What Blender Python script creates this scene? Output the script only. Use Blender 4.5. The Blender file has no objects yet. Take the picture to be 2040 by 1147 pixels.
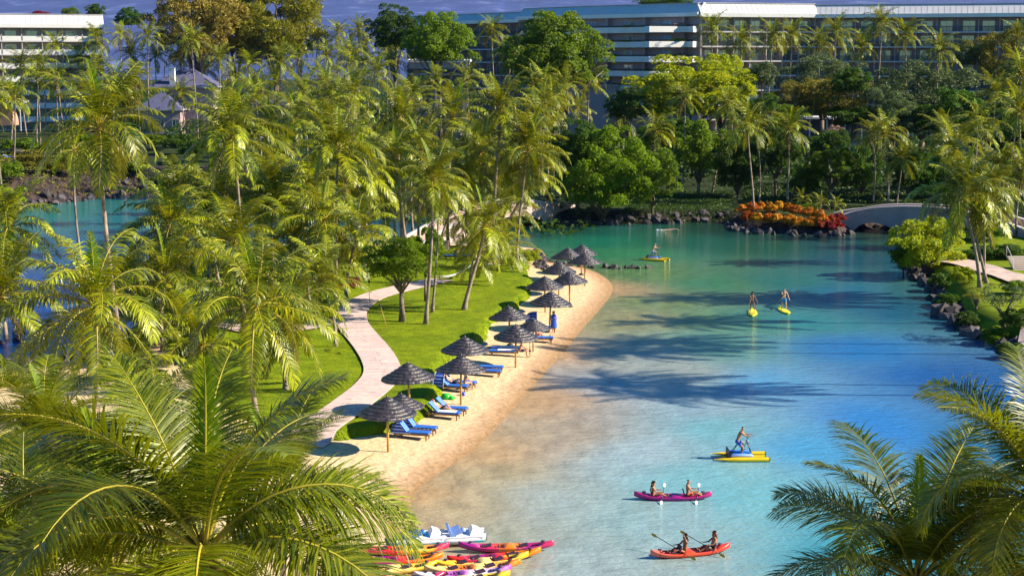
import bpy, math, random
import numpy as np
from mathutils import Vector, Matrix, Euler
random.seed(7)
R = math.radians
SC = bpy.context.scene
COL = SC.collection
# ---------------------------------------------------------------- camera
H, PITCH, F, CX, CY, W0 = 21.0, R(8.5), 3100.0, 1020.0, 573.5, 2040.0
cam = bpy.data.cameras.new('camera')
cam.sensor_width = 36.0
cam.lens = F / W0 * 36.0
cam.clip_end = 30000
camo = bpy.data.objects.new('camera', cam)
camo.location = (0, 0, H)
camo.rotation_euler = (R(90) - PITCH, 0, 0)
COL.objects.link(camo)
SC.camera = camo
# ---------------------------------------------------------------- light
SUN_EL, SUN_DIR = R(33), Vector((1.0, -0.06, 0)).normalized()
w = bpy.data.worlds.new('World'); SC.world = w; w.use_nodes = True
nt = w.node_tree; nt.nodes.clear()
sky = nt.nodes.new('ShaderNodeTexSky'); sky.sky_type = 'NISHITA'; sky.sun_disc = False
sky.sun_elevation = SUN_EL; sky.sun_rotation = R(93); sky.air_density = 1.0; sky.dust_density = 0.3; sky.ozone_density = 3.0
hs = nt.nodes.new('ShaderNodeHueSaturation'); hs.inputs['Saturation'].default_value = 1.65
bg = nt.nodes.new('ShaderNodeBackground'); bg.inputs['Strength'].default_value = 0.068
wo = nt.nodes.new('ShaderNodeOutputWorld')
nt.links.new(sky.outputs[0], hs.inputs['Color']); nt.links.new(hs.outputs[0], bg.inputs[0]); nt.links.new(bg.outputs[0], wo.inputs[0])
sl = bpy.data.lights.new('sun', 'SUN'); sl.energy = 5.0; sl.angle = R(0.5); sl.color = (1.0, 0.88, 0.66)
so = bpy.data.objects.new('sun', sl); COL.objects.link(so)
tosun = Vector((SUN_DIR.x * math.cos(SUN_EL), SUN_DIR.y * math.cos(SUN_EL), math.sin(SUN_EL)))
so.rotation_euler = tosun.to_track_quat('Z', 'Y').to_euler()
SC.view_settings.view_transform = 'Standard'; SC.view_settings.look = 'None'
SC.view_settings.gamma = 1.0; SC.view_settings.use_curve_mapping = False
SC.view_settings.exposure = 1.15
SC.cycles.max_bounces = 5; SC.cycles.diffuse_bounces = 2; SC.cycles.glossy_bounces = 2
SC.cycles.transmission_bounces = 3; SC.cycles.transparent_max_bounces = 6; SC.cycles.volume_bounces = 0
SC.cycles.caustics_reflective = False; SC.cycles.caustics_refractive = False
SC.cycles.use_denoising = True
# ---------------------------------------------------------------- projection (places read off the picture, turned into metres)
cp, sp = math.cos(PITCH), math.sin(PITCH)
def ray(px, py):
    xc = (px - CX) / F; yc = (CY - py) / F
    return Vector((xc, cp + sp * yc, -sp + cp * yc))
def G(px, py, z=0.0):
    d = ray(px, py); t = (z - H) / d.z
    return Vector((d.x * t, d.y * t, z))
def atY(px, py, Y):
    d = ray(px, py); t = Y / d.y
    return Vector((d.x * t, Y, H + d.z * t))
def atS(px, py, s):            # s = pixels per metre at that depth
    return Vector((0, 0, H)) + ray(px, py) * (F / s)
# ---------------------------------------------------------------- materials
MATS = {}
def mk(name):
    m = bpy.data.materials.new(name); m.use_nodes = True
    b = m.node_tree.nodes['Principled BSDF']
    return m, m.node_tree, b
def mat(name, col, rough=0.6, var=0.0, scale=3.0, bump=0.0, bscale=None, metal=0.0, spec=0.5, col2=None, coat=0.0, objvar=0.0):
    if name in MATS: return MATS[name]
    m, t, b = mk(name)
    b.inputs['Roughness'].default_value = rough; b.inputs['Metallic'].default_value = metal
    b.inputs['Specular IOR Level'].default_value = spec; b.inputs['Coat Weight'].default_value = coat
    c1 = (*col, 1)
    if var > 0 or col2:
        tc = t.nodes.new('ShaderNodeTexCoord'); n = t.nodes.new('ShaderNodeTexNoise')
        n.inputs['Scale'].default_value = scale; n.inputs['Detail'].default_value = 6
        t.links.new(tc.outputs['Object'], n.inputs['Vector'])
        r = t.nodes.new('ShaderNodeValToRGB')
        r.color_ramp.elements[0].position = 0.33; r.color_ramp.elements[1].position = 0.67
        r.color_ramp.elements[0].color = tuple(max(0, c * (1 - var)) for c in col) + (1,)
        r.color_ramp.elements[1].color = (*(col2 or tuple(min(1, c * (1 + var)) for c in col)), 1)
        t.links.new(n.outputs['Fac'], r.inputs['Fac'])
        out = r.outputs['Color']
        if objvar:
            oi = t.nodes.new('ShaderNodeObjectInfo'); h = t.nodes.new('ShaderNodeHueSaturation')
            mr = t.nodes.new('ShaderNodeMapRange'); mr.inputs['To Min'].default_value = 1 - objvar; mr.inputs['To Max'].default_value = 1 + objvar
            t.links.new(oi.outputs['Random'], mr.inputs['Value']); t.links.new(mr.outputs[0], h.inputs['Value'])
            t.links.new(out, h.inputs['Color']); out = h.outputs[0]
        t.links.new(out, b.inputs['Base Color'])
        if bump:
            n2 = t.nodes.new('ShaderNodeTexNoise'); n2.inputs['Scale'].default_value = bscale or scale * 4; n2.inputs['Detail'].default_value = 5
            t.links.new(tc.outputs['Object'], n2.inputs['Vector'])
            bp = t.nodes.new('ShaderNodeBump'); bp.inputs['Strength'].default_value = min(1, bump); bp.inputs['Distance'].default_value = 0.05
            t.links.new(n2.outputs['Fac'], bp.inputs['Height']); t.links.new(bp.outputs[0], b.inputs['Normal'])
    else:
        b.inputs['Base Color'].default_value = c1
    MATS[name] = m
    return m
def leafmat(name, dark, light, trans, tw=0.35, rough=0.5, spec=0.25, objhue=0.02, objval=0.25):
    """leaf: random tone per leaf and per object, lets some light through"""
    m, t, b = mk(name)
    L = t.links
    g = t.nodes.new('ShaderNodeNewGeometry'); oi = t.nodes.new('ShaderNodeObjectInfo')
    mx = t.nodes.new('ShaderNodeMixRGB'); mx.inputs[1].default_value = (*dark, 1); mx.inputs[2].default_value = (*light, 1)
    ad = t.nodes.new('ShaderNodeMath'); ad.operation = 'MULTIPLY_ADD'; ad.inputs[1].default_value = 0.55
    m2 = t.nodes.new('ShaderNodeMath'); m2.operation = 'MULTIPLY'; m2.inputs[1].default_value = 0.45
    L.new(oi.outputs['Random'], m2.inputs[0]); L.new(g.outputs['Random Per Island'], ad.inputs[0]); L.new(m2.outputs[0], ad.inputs[2])
    pw = t.nodes.new('ShaderNodeMath'); pw.operation = 'POWER'; pw.inputs[1].default_value = 1.9 if 'palm' in name else 1.15; L.new(ad.outputs[0], pw.inputs[0]); L.new(pw.outputs[0], mx.inputs[0])
    h = t.nodes.new('ShaderNodeHueSaturation'); mr = t.nodes.new('ShaderNodeMapRange')
    mr.inputs['To Min'].default_value = 0.5 - objhue; mr.inputs['To Max'].default_value = 0.5 + objhue
    L.new(oi.outputs['Random'], mr.inputs['Value']); L.new(mr.outputs[0], h.inputs['Hue']); L.new(mx.outputs[0], h.inputs['Color'])
    L.new(h.outputs[0], b.inputs['Base Color'])
    b.inputs['Roughness'].default_value = rough; b.inputs['Specular IOR Level'].default_value = spec
    tr = t.nodes.new('ShaderNodeBsdfTranslucent'); tr.inputs[0].default_value = (*trans, 1)
    ms = t.nodes.new('ShaderNodeMixShader'); ms.inputs[0].default_value = tw
    L.new(b.outputs[0], ms.inputs[1]); L.new(tr.outputs[0], ms.inputs[2])
    L.new(ms.outputs[0], t.nodes['Material Output'].inputs['Surface'])
    MATS[name] = m
    return m
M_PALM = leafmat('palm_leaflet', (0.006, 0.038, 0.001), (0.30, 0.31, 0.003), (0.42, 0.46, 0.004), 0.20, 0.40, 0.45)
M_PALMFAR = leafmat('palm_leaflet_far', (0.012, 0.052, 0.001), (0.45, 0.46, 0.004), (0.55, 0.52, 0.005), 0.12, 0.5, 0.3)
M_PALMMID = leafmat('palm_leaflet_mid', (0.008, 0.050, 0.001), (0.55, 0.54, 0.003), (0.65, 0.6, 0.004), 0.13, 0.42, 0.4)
M_YOUNG = leafmat('young_leaflet', (0.05, 0.14, 0.004), (0.26, 0.34, 0.006), (0.5, 0.58, 0.01), 0.35)
M_RACHIS = mat('frond_rachis', (0.34, 0.29, 0.02), 0.55, 0.3, 4)
M_DEAD = leafmat('dry_leaf', (0.16, 0.09, 0.03), (0.34, 0.22, 0.08), (0.3, 0.2, 0.06), 0.2)
M_TRUNK = mat('palm_trunk', (0.27, 0.205, 0.165), 0.85, 0.45, 2.0, 0.8, 8)
M_FIBRE = mat('palm_fibre', (0.30, 0.16, 0.045), 0.9, 0.4, 12, 0.8, 30)
M_NUT = mat('coconut', (0.30, 0.24, 0.03), 0.5, 0.4, 3)
M_BARK = mat('tree_bark', (0.17, 0.13, 0.10), 0.9, 0.4, 3, 0.8, 14)
LM = {
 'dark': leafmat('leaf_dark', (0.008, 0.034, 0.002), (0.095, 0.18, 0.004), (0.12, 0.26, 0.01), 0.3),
 'deep': leafmat('leaf_shaded', (0.006, 0.024, 0.002), (0.05, 0.10, 0.004), (0.08, 0.14, 0.01), 0.25),  # darker leaf copy: shade under the trees put into the colour
 'mid': leafmat('leaf_mid', (0.018, 0.065, 0.002), (0.23, 0.32, 0.004), (0.28, 0.42, 0.01), 0.38),
 'bright': leafmat('leaf_bright', (0.12, 0.22, 0.005), (0.36, 0.42, 0.008), (0.62, 0.62, 0.01), 0.42),
 'grey': leafmat('leaf_grey', (0.045, 0.085, 0.030), (0.15, 0.20, 0.075), (0.18, 0.24, 0.06), 0.25),
 'olive': leafmat('leaf_olive', (0.08, 0.095, 0.010), (0.34, 0.31, 0.020), (0.36, 0.30, 0.02), 0.3),
 'brown': leafmat('leaf_brown', (0.12, 0.09, 0.018), (0.50, 0.36, 0.065), (0.24, 0.17, 0.03), 0.25),
 'orange': leafmat('leaf_orange', (0.45, 0.09, 0.006), (0.78, 0.42, 0.01), (0.6, 0.2, 0.01), 0.25),
 'red': leafmat('leaf_red', (0.16, 0.012, 0.01), (0.50, 0.05, 0.02), (0.4, 0.05, 0.02), 0.25),
 'pink': leafmat('leaf_pink', (0.30, 0.16, 0.13), (0.5, 0.34, 0.26), (0.3, 0.2, 0.15), 0.2),
}
# ---------------------------------------------------------------- mesh helpers
class MB:
    def __init__(s): s.v = []; s.f = []; s.m = []; s.sm = []
    def add(s, vs, fs, mi=0, smooth=False):
        b = len(s.v); s.v += [tuple(v) for v in vs]
        for f in fs: s.f.append(tuple(i + b for i in f)); s.m.append(mi); s.sm.append(smooth)
    def box(s, x0, x1, y0, y1, z0, z1, mi=0, M=None):
        vs = [Vector((x, y, z)) for z in (z0, z1) for y in (y0, y1) for x in (x0, x1)]
        if M: vs = [M @ v for v in vs]
        s.add(vs, [(0, 2, 3, 1), (4, 5, 7, 6), (0, 1, 5, 4), (2, 6, 7, 3), (0, 4, 6, 2), (1, 3, 7, 5)], mi)
    def tube(s, pts, rad, n=8, mi=0, cap=True, flat=1.0):
        pts = [Vector(p) for p in pts]
        if not hasattr(rad, '__len__'): rad = [rad] * len(pts)
        base = []; up0 = Vector((0, 0, 1))
        vs = []
        for i, p in enumerate(pts):
            t = (pts[min(i + 1, len(pts) - 1)] - pts[max(i - 1, 0)]).normalized()
            u = t.cross(up0)
            if u.length < 0.05: u = t.cross(Vector((0, 1, 0)))
            u.normalize(); v = u.cross(t).normalized()
            for k in range(n):
                a = 2 * math.pi * k / n
                vs.append(p + (u * math.cos(a) + v * math.sin(a) * flat) * rad[i])
        fs = []
        for i in range(len(pts) - 1):
            for k in range(n):
                k2 = (k + 1) % n
                fs.append((i * n + k, i * n + k2, (i + 1) * n + k2, (i + 1) * n + k))
        if cap:
            fs.append(tuple(range(n))[::-1]); fs.append(tuple((len(pts) - 1) * n + k for k in range(n)))
        s.add(vs, fs, mi, True)
    def lathe(s, prof, n=24, mi=0, smooth=True, jit=None):
        vs = []
        for i, (r, z) in enumerate(prof):
            for k in range(n):
                a = 2 * math.pi * k / n; rr = r * (1 + (jit(i, k) if jit else 0))
                vs.append((rr * math.cos(a), rr * math.sin(a), z))
        fs = []
        for i in range(len(prof) - 1):
            for k in range(n):
                k2 = (k + 1) % n
                fs.append((i * n + k, i * n + k2, (i + 1) * n + k2, (i + 1) * n + k))
        s.add(vs, fs, mi, smooth)
    def mesh(s, name, mats):
        me = bpy.data.meshes.new(name); me.from_pydata(s.v, [], s.f)
        for m in (mats if isinstance(mats, (list, tuple)) else [mats]): me.materials.append(m)
        me.polygons.foreach_set('material_index', s.m); me.polygons.foreach_set('use_smooth', s.sm)
        me.update(); return me
    def obj(s, name, mats, parent=None, loc=None):
        return put(name, s.mesh(name, mats), parent, loc)
def put(name, me, parent=None, loc=None, rot=None, sc=None):
    o = bpy.data.objects.new(name, me); COL.objects.link(o)
    if parent is not None: o.parent = parent
    if loc is not None: o.location = loc
    if rot is not None: o.rotation_euler = rot
    if sc is not None: o.scale = sc if hasattr(sc, '__len__') else (sc, sc, sc)
    return o
def tag(o, label, cat, group=None):
    o['label'] = label; o['category'] = cat
    if group: o['group'] = group
    return o
def thing(name, label, cat, loc=(0, 0, 0), rz=0.0, group=None, sc=None):
    return tag(put(name, None, None, loc, (0, 0, rz), sc), label, cat, group)
def clone(root, loc, rz=None, label=None, group=None):
    def cp_(o, par):
        c = o.copy(); COL.objects.link(c); c.parent = par
        for ch in [x for x in KIDS.get(o.name, [])]: cp_(ch, c)
        return c
    c = cp_(root, None); c.location = loc
    if rz is not None: c.rotation_euler = (0, 0, rz)
    if label: c['label'] = label
    if group: c['group'] = group
    return c
KIDS = {}
def index_kids(root):
    ch = list(root.children); KIDS[root.name] = ch
    for c in ch: index_kids(c)
def npmesh(name, V, Fc, mats, mi=None, smooth=False, k=4):
    me = bpy.data.meshes.new(name)
    nv, nf = len(V), len(Fc)
    me.vertices.add(nv); me.vertices.foreach_set('co', np.asarray(V, dtype=np.float32).ravel())
    me.loops.add(nf * k); me.loops.foreach_set('vertex_index', np.asarray(Fc, dtype=np.int32).ravel())
    me.polygons.add(nf); me.polygons.foreach_set('loop_start', np.arange(0, nf * k, k, dtype=np.int32))
    me.polygons.foreach_set('loop_total', np.full(nf, k, dtype=np.int32))
    for m in (mats if isinstance(mats, (list, tuple)) else [mats]): me.materials.append(m)
    if mi is not None: me.polygons.foreach_set('material_index', np.asarray(mi, dtype=np.int32))
    me.polygons.foreach_set('use_smooth', np.full(nf, smooth, dtype=bool))
    me.update(calc_edges=True); me.validate()
    return me
def vnoise(x, y, seed=0):
    """cheap smooth value noise"""
    xi = np.floor(x).astype(int); yi = np.floor(y).astype(int); fx = x - xi; fy = y - yi
    fx = fx * fx * (3 - 2 * fx); fy = fy * fy * (3 - 2 * fy)
    def h(a, b):
        v = np.sin(a * 127.1 + b * 311.7 + seed * 74.7) * 43758.5453
        return v - np.floor(v)
    return (h(xi, yi) * (1 - fx) + h(xi + 1, yi) * fx) * (1 - fy) + (h(xi, yi + 1) * (1 - fx) + h(xi + 1, yi + 1) * fx) * fy
def fbm(x, y, seed=0, o=4):
    s = 0; a = 0.5
    for i in range(o): s = s + a * vnoise(x * 2 ** i, y * 2 ** i, seed + i); a *= 0.5
    return s
# ---------------------------------------------------------------- shore lines, lawn and path outlines
def P(*pts, z=0.0):
    out = []
    for p in pts:
        if p[0] == 'w': out.append((p[1], p[2]))
        else: g = G(p[0], p[1], z); out.append((g.x, g.y))
    return np.array(out)
def smoothpoly(p, it=2):
    for _ in range(it):
        q = np.roll(p, -1, axis=0)
        n = np.empty((len(p) * 2, 2)); n[0::2] = p * .75 + q * .25; n[1::2] = p * .25 + q * .75; p = n
    return p
ISL = smoothpoly(P((1078, 495), (1088, 512), (1098, 524), (1150, 530), (1185, 540), (1212, 556), (1224, 575), (1205, 605), (1168, 645),
   (1132, 690), (1092, 735), (1052, 780), (1002, 838), (962, 880), (915, 915), (870, 945), (832, 972), (815, 1000), (822, 1040), (850, 1090), (875, 1147), (880, 1240),
   ('w', -3, 47), ('w', 14, 46), ('w', 30, 47), ('w', 60, 48), ('w', 60, -30), ('w', -110, -30), ('w', -110, 60),
   (-300, 800), (0, 735), (130, 728), (230, 722), (285, 700), (300, 640), (290, 580), (310, 520), (420, 485), (560, 470), (700, 462), (850, 460), (950, 466), (1030, 478)))
MAIN = smoothpoly(P((-900, 440), (-200, 425), (40, 411), (120, 404), (290, 386), (420, 395), (600, 410), (800, 425), (1000, 440), (1050, 446), (1120, 447), (1200, 446), (1300, 445), (1440, 442),
   (1468, 448), (1482, 460), (1560, 466), (1640, 470), (1690, 468), (1712, 458), (1760, 456), (1800, 460), (1802, 480), (1792, 510), (1812, 540), (1850, 565), (1878, 600), (1890, 640), (1935, 668), (1990, 690), (2060, 722),
   (2160, 800), (2350, 1000), ('w', 45, 48), ('w', 62, 40), ('w', 500, 40), ('w', 500, 9000), ('w', -900, 9000), ('w', -900, 240)))
LAWN = smoothpoly(P((1062, 497), (1050, 520), (1066, 545), (1060, 572), (1040, 598), (1000, 612), (984, 640), (958, 668), (922, 692), (880, 712), (868, 742), (880, 758), (866, 790),
   (846, 812), (800, 833), (750, 842), (700, 858), (600, 862), (480, 830), (360, 740), (330, 640), (330, 560), (380, 510), (480, 486), (600, 474), (800, 468), (960, 474), (1035, 486), z=1.0))
def sdf(px, py, poly):
    """signed distance, positive inside"""
    x = np.asarray(px, dtype=float); y = np.asarray(py, dtype=float)
    best = np.full(x.shape, 1e18); ins = np.zeros(x.shape, dtype=bool)
    n = len(poly)
    for i in range(n):
        ax, ay = poly[i]; bx, by = poly[(i + 1) % n]
        dx, dy = bx - ax, by - ay; l2 = dx * dx + dy * dy + 1e-12
        t = np.clip(((x - ax) * dx + (y - ay) * dy) / l2, 0, 1)
        best = np.minimum(best, (x - ax - t * dx) ** 2 + (y - ay - t * dy) ** 2)
        c = ((ay > y) != (by > y)) & (x < dx * (y - ay) / (dy if abs(dy) > 1e-12 else 1e-12) + ax)
        ins ^= c
    d = np.sqrt(best)
    return np.where(ins, d, -d)
def sst(a, b, x):
    t = np.clip((x - a) / (b - a), 0, 1); return t * t * (3 - 2 * t)
def z_isl(x, y):
    d = sdf(x, y, ISL)
    land = 0.62 * (1 - np.exp(-np.maximum(d, 0) / 6.0)) + 0.04 * fbm(x * .6, y * .6, 3) * sst(0.3, 3, d)
    return np.where(d > 0, land, np.maximum(d * 0.09, -1.2))
def z_main(x, y):
    d = sdf(x, y, MAIN)
    left = sst(-15, -35, x)
    hb = 1.3 + 2.3 * left
    wd = 2.5 + 6 * left
    rough = (fbm(x * .45, y * .45, 9) - .5) * 1.2 * sst(0, 2, d) * (0.35 + 0.9 * left) * (1 - sst(10, 22, d))
    land = hb * sst(0, wd, d) + rough * .6 + 0.05 * d * 0 + 0.012 * np.clip(d, 0, 120)
    return np.where(d > 0, np.maximum(land, 0.05 + 0.0 * d), np.maximum(d * 0.6, -1.5))
def z_lawn(x, y):
    d = sdf(x, y, LAWN)
    lip = .86 + 0.10 * np.clip(d, 0, 6) / 6 + 0.22 * (fbm(x * .16, y * .16, 21) - .45) + 0.35 * np.exp(-np.maximum(d, 0) / 2.2) * (fbm(x * .35, y * .35, 5) - .3)
    wob = d + 1.1 * (fbm(x * .55, y * .55, 31) - .5)
    return np.where(wob > -0.8, -0.4 + (lip + 0.4) * sst(-0.75, 0.65, wob), -0.4)
def gz(x, y):
    X, Y = np.array([float(x)]), np.array([float(y)])
    return float(max(z_isl(X, Y)[0], z_main(X, Y)[0], z_lawn(X, Y)[0]))
def onground(px, py, water=False):
    g = G(px, py, 0.0)
    if water: return g
    h = G(px, py, 6.0) if py > 330 else G(px, py, 9.0)
    for it in range(2):
        t = np.linspace(0, 1, 60); X = h.x + (g.x - h.x) * t; Y = h.y + (g.y - h.y) * t; Z = h.z + (g.z - h.z) * t
        zz = np.maximum(np.maximum(z_isl(X, Y), z_main(X, Y)), z_lawn(X, Y)); hit = np.where(Z <= zz + 1e-4)[0]
        i = hit[0] if len(hit) else 59
        if i == 0: break
        h, g = Vector((X[i - 1], Y[i - 1], Z[i - 1])), Vector((X[i], Y[i], Z[i]))
    return g
def grid(xs, ys, zf):
    X, Y = np.meshgrid(xs, ys); Z = zf(X.ravel(), Y.ravel())
    V = np.column_stack([X.ravel(), Y.ravel(), Z]); nx, ny = len(xs), len(ys)
    i = np.arange(nx - 1)[None, :] + nx * np.arange(ny - 1)[:, None]
    Fq = np.stack([i, i + 1, i + 1 + nx, i + nx], axis=-1).reshape(-1, 4)
    return V, Fq
def structure(o): o['kind'] = 'structure'; return o
def keep(V, Fq, mask):
    fk = mask[Fq].any(axis=1); Fq = Fq[fk]
    used = np.unique(Fq); mp = np.full(len(V), -1); mp[used] = np.arange(len(used))
    return V[used], mp[Fq]
# ---------------------------------------------------------------- ground surfaces
def sandmat():
    m, t, b = mk('sand'); L = t.links
    g = t.nodes.new('ShaderNodeNewGeometry'); sx = t.nodes.new('ShaderNodeSeparateXYZ'); L.new(g.outputs['Position'], sx.inputs[0])
    n = t.nodes.new('ShaderNodeTexNoise'); n.inputs['Scale'].default_value = 0.8; n.inputs['Detail'].default_value = 8; L.new(g.outputs['Position'], n.inputs['Vector'])
    ma = t.nodes.new('ShaderNodeMath'); ma.operation = 'MULTIPLY_ADD'; ma.inputs[1].default_value = 0.10; L.new(n.outputs['Fac'], ma.inputs[0]); L.new(sx.outputs['Z'], ma.inputs[2])
    r = t.nodes.new('ShaderNodeValToRGB'); e = r.color_ramp.elements
    e[0].position = 0.06; e[0].color = (0.36, 0.22, 0.11, 1)
    e[1].position = 0.17; e[1].color = (0.52, 0.34, 0.21, 1)
    q = e.new(0.24); q.color = (0.64, 0.48, 0.30, 1)
    q = e.new(0.5); q.color = (0.66, 0.51, 0.30, 1)
    L.new(ma.outputs[0], r.inputs['Fac'])
    n3 = t.nodes.new('ShaderNodeTexNoise'); n3.inputs['Scale'].default_value = 3.5; n3.inputs['Detail'].default_value = 8; L.new(g.outputs['Position'], n3.inputs['Vector'])
    mr = t.nodes.new('ShaderNodeMapRange'); mr.inputs['From Min'].default_value = .3; mr.inputs['From Max'].default_value = .7; mr.inputs['To Min'].default_value = 0.78; mr.inputs['To Max'].default_value = 1.1
    L.new(n3.outputs['Fac'], mr.inputs['Value'])
    h = t.nodes.new('ShaderNodeHueSaturation'); L.new(r.outputs[0], h.inputs['Color']); L.new(mr.outputs[0], h.inputs['Value'])
    L.new(h.outputs[0], b.inputs['Base Color']); b.inputs['Roughness'].default_value = .9; b.inputs['Specular IOR Level'].default_value = .2
    n2 = t.nodes.new('ShaderNodeTexNoise'); n2.inputs['Scale'].default_value = 2.4; n2.inputs['Detail'].default_value = 8; L.new(g.outputs['Position'], n2.inputs['Vector'])
    bp = t.nodes.new('ShaderNodeBump'); bp.inputs['Strength'].default_value = .8; bp.inputs['Distance'].default_value = .13
    L.new(n2.outputs['Fac'], bp.inputs['Height']); L.new(bp.outputs[0], b.inputs['Normal'])
    return m
def grassmat():
    m, t, b = mk('grass'); L = t.links
    g = t.nodes.new('ShaderNodeNewGeometry')
    def noise(s, d=6):
        n = t.nodes.new('ShaderNodeTexNoise'); n.inputs['Scale'].default_value = s; n.inputs['Detail'].default_value = d
        L.new(g.outputs['Position'], n.inputs['Vector']); return n.outputs['Fac']
    r = t.nodes.new('ShaderNodeValToRGB'); e = r.color_ramp.elements
    e[0].position = .36; e[0].color = (0.105, 0.165, 0.001, 1); e[1].position = .66; e[1].color = (0.235, 0.29, 0.002, 1)
    mx = t.nodes.new('ShaderNodeMath'); mx.operation = 'MULTIPLY_ADD'; mx.inputs[1].default_value = .5
    m2 = t.nodes.new('ShaderNodeMath'); m2.operation = 'MULTIPLY'; m2.inputs[1].default_value = .5
    L.new(noise(9), m2.inputs[0]); L.new(noise(.35, 3), mx.inputs[0]); L.new(m2.outputs[0], mx.inputs[2]); L.new(mx.outputs[0], r.inputs[0])
    w_ = t.nodes.new('ShaderNodeMapRange'); w_.inputs['From Min'].default_value = .35; w_.inputs['From Max'].default_value = .72; w_.inputs['To Min'].default_value = .72; w_.inputs['To Max'].default_value = 1.18; L.new(noise(1.3, 9), w_.inputs['Value'])
    hh = t.nodes.new('ShaderNodeHueSaturation'); L.new(r.outputs[0], hh.inputs['Color']); L.new(w_.outputs[0], hh.inputs['Value'])
    L.new(hh.outputs[0], b.inputs['Base Color']); b.inputs['Roughness'].default_value = .85; b.inputs['Specular IOR Level'].default_value = .15
    bp = t.nodes.new('ShaderNodeBump'); bp.inputs['Strength'].default_value = 1; bp.inputs['Distance'].default_value = .05
    L.new(noise(14), bp.inputs['Height']); L.new(bp.outputs[0], b.inputs['Normal'])
    return m
M_SAND, M_GRASS = sandmat(), grassmat()
def landmat():
    m, t, b = mk('lava_and_soil'); L = t.links
    g = t.nodes.new('ShaderNodeNewGeometry'); sx = t.nodes.new('ShaderNodeSeparateXYZ'); L.new(g.outputs['Position'], sx.inputs[0])
    def noise(s, d=8):
        n = t.nodes.new('ShaderNodeTexNoise'); n.inputs['Scale'].default_value = s; n.inputs['Detail'].default_value = d
        L.new(g.outputs['Position'], n.inputs['Vector']); return n.outputs['Fac']
    soil = t.nodes.new('ShaderNodeValToRGB'); e = soil.color_ramp.elements
    e[0].position = .38; e[0].color = (0.014, 0.022, 0.006, 1); e[1].position = .62; e[1].color = (0.026, 0.050, 0.006, 1); L.new(noise(.25), soil.inputs[0])  # soil tone lowered too, for the shade under the trees
    lava = t.nodes.new('ShaderNodeValToRGB'); e = lava.color_ramp.elements
    e[0].position = .35; e[0].color = (0.014, 0.012, 0.016, 1); e[1].position = .7; e[1].color = (0.085, 0.055, 0.055, 1); L.new(noise(.9), lava.inputs[0])
    at = t.nodes.new('ShaderNodeAttribute'); at.attribute_name = 'shore'
    mr = t.nodes.new('ShaderNodeMapRange'); mr.inputs['From Min'].default_value = 2.5; mr.inputs['From Max'].default_value = 4.5
    ad = t.nodes.new('ShaderNodeMath'); ad.operation = 'MULTIPLY_ADD'; ad.inputs[1].default_value = 3.0; L.new(noise(.6), ad.inputs[0]); L.new(at.outputs['Fac'], ad.inputs[2]); L.new(ad.outputs[0], mr.inputs['Value'])
    mx = t.nodes.new('ShaderNodeMixRGB'); L.new(mr.outputs[0], mx.inputs[0]); L.new(lava.outputs[0], mx.inputs[1]); L.new(soil.outputs[0], mx.inputs[2])
    L.new(mx.outputs[0], b.inputs['Base Color']); b.inputs['Roughness'].default_value = .9; b.inputs['Specular IOR Level'].default_value = .25
    bp = t.nodes.new('ShaderNodeBump'); bp.inputs['Strength'].default_value = 1; bp.inputs['Distance'].default_value = .6
    L.new(noise(1.6), bp.inputs['Height']); L.new(bp.outputs[0], b.inputs['Normal'])
    return m
M_LAND = landmat()
# mainland and plain out to the horizon, one sheet
xs = np.concatenate([np.linspace(-6500, -700, 20)[:-1], np.linspace(-700, -90, 24)[:-1], np.arange(-90, 90, 0.9), np.linspace(90, 700, 24), np.linspace(700, 6500, 20)[1:]])
ys = np.concatenate([np.linspace(-200, 40, 8)[:-1], np.arange(40, 290, 0.9), np.linspace(290, 900, 40), np.linspace(900, 9000, 60)[1:]])
def z_ground(x, y):
    z = z_main(x, y)
    far = sst(60, 40, y); z = z * (1 - far) + far * -1.5
    r = np.sqrt(x * x + y * y)
    hill = np.maximum(r - 1300, 0)
    z = z + hill * 0.052 + sst(1500, 5000, r) * (fbm(x / 900, y / 900, 4) - .4) * 140 + sst(1200, 2500, r) * (fbm(x / 150, y / 150, 14) - .5) * 22
    return z
V, Fq = grid(xs, ys, z_ground)
me = npmesh('ground', V, Fq, M_LAND, smooth=True)
dsh = sdf(V[:, 0], V[:, 1], MAIN); leftb = sst(-15, -35, V[:, 0])
a = me.attributes.new('shore', 'FLOAT', 'POINT'); a.data.foreach_set('value', (dsh - 9.5 * leftb * (V[:, 1] < 300)).astype(np.float32))
GROUND = structure(put('ground', me))
# far slopes: the blue of distant haze is put into their colour
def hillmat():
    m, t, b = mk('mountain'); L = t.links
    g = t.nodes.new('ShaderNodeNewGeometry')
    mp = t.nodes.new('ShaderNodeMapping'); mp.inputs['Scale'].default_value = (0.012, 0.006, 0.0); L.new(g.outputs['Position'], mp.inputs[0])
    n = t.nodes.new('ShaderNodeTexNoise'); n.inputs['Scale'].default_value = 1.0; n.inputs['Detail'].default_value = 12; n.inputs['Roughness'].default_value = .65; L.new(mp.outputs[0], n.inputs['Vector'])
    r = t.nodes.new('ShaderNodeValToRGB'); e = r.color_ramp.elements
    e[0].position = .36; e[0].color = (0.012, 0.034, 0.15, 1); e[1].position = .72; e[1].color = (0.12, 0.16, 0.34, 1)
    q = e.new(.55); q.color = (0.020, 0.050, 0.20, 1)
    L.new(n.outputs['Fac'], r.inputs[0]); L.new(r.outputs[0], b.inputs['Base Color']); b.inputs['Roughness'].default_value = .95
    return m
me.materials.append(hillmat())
fc = V[Fq].mean(axis=1); me.polygons.foreach_set('material_index', (np.hypot(fc[:, 0], fc[:, 1]) > 1100).astype(np.int32))
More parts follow.
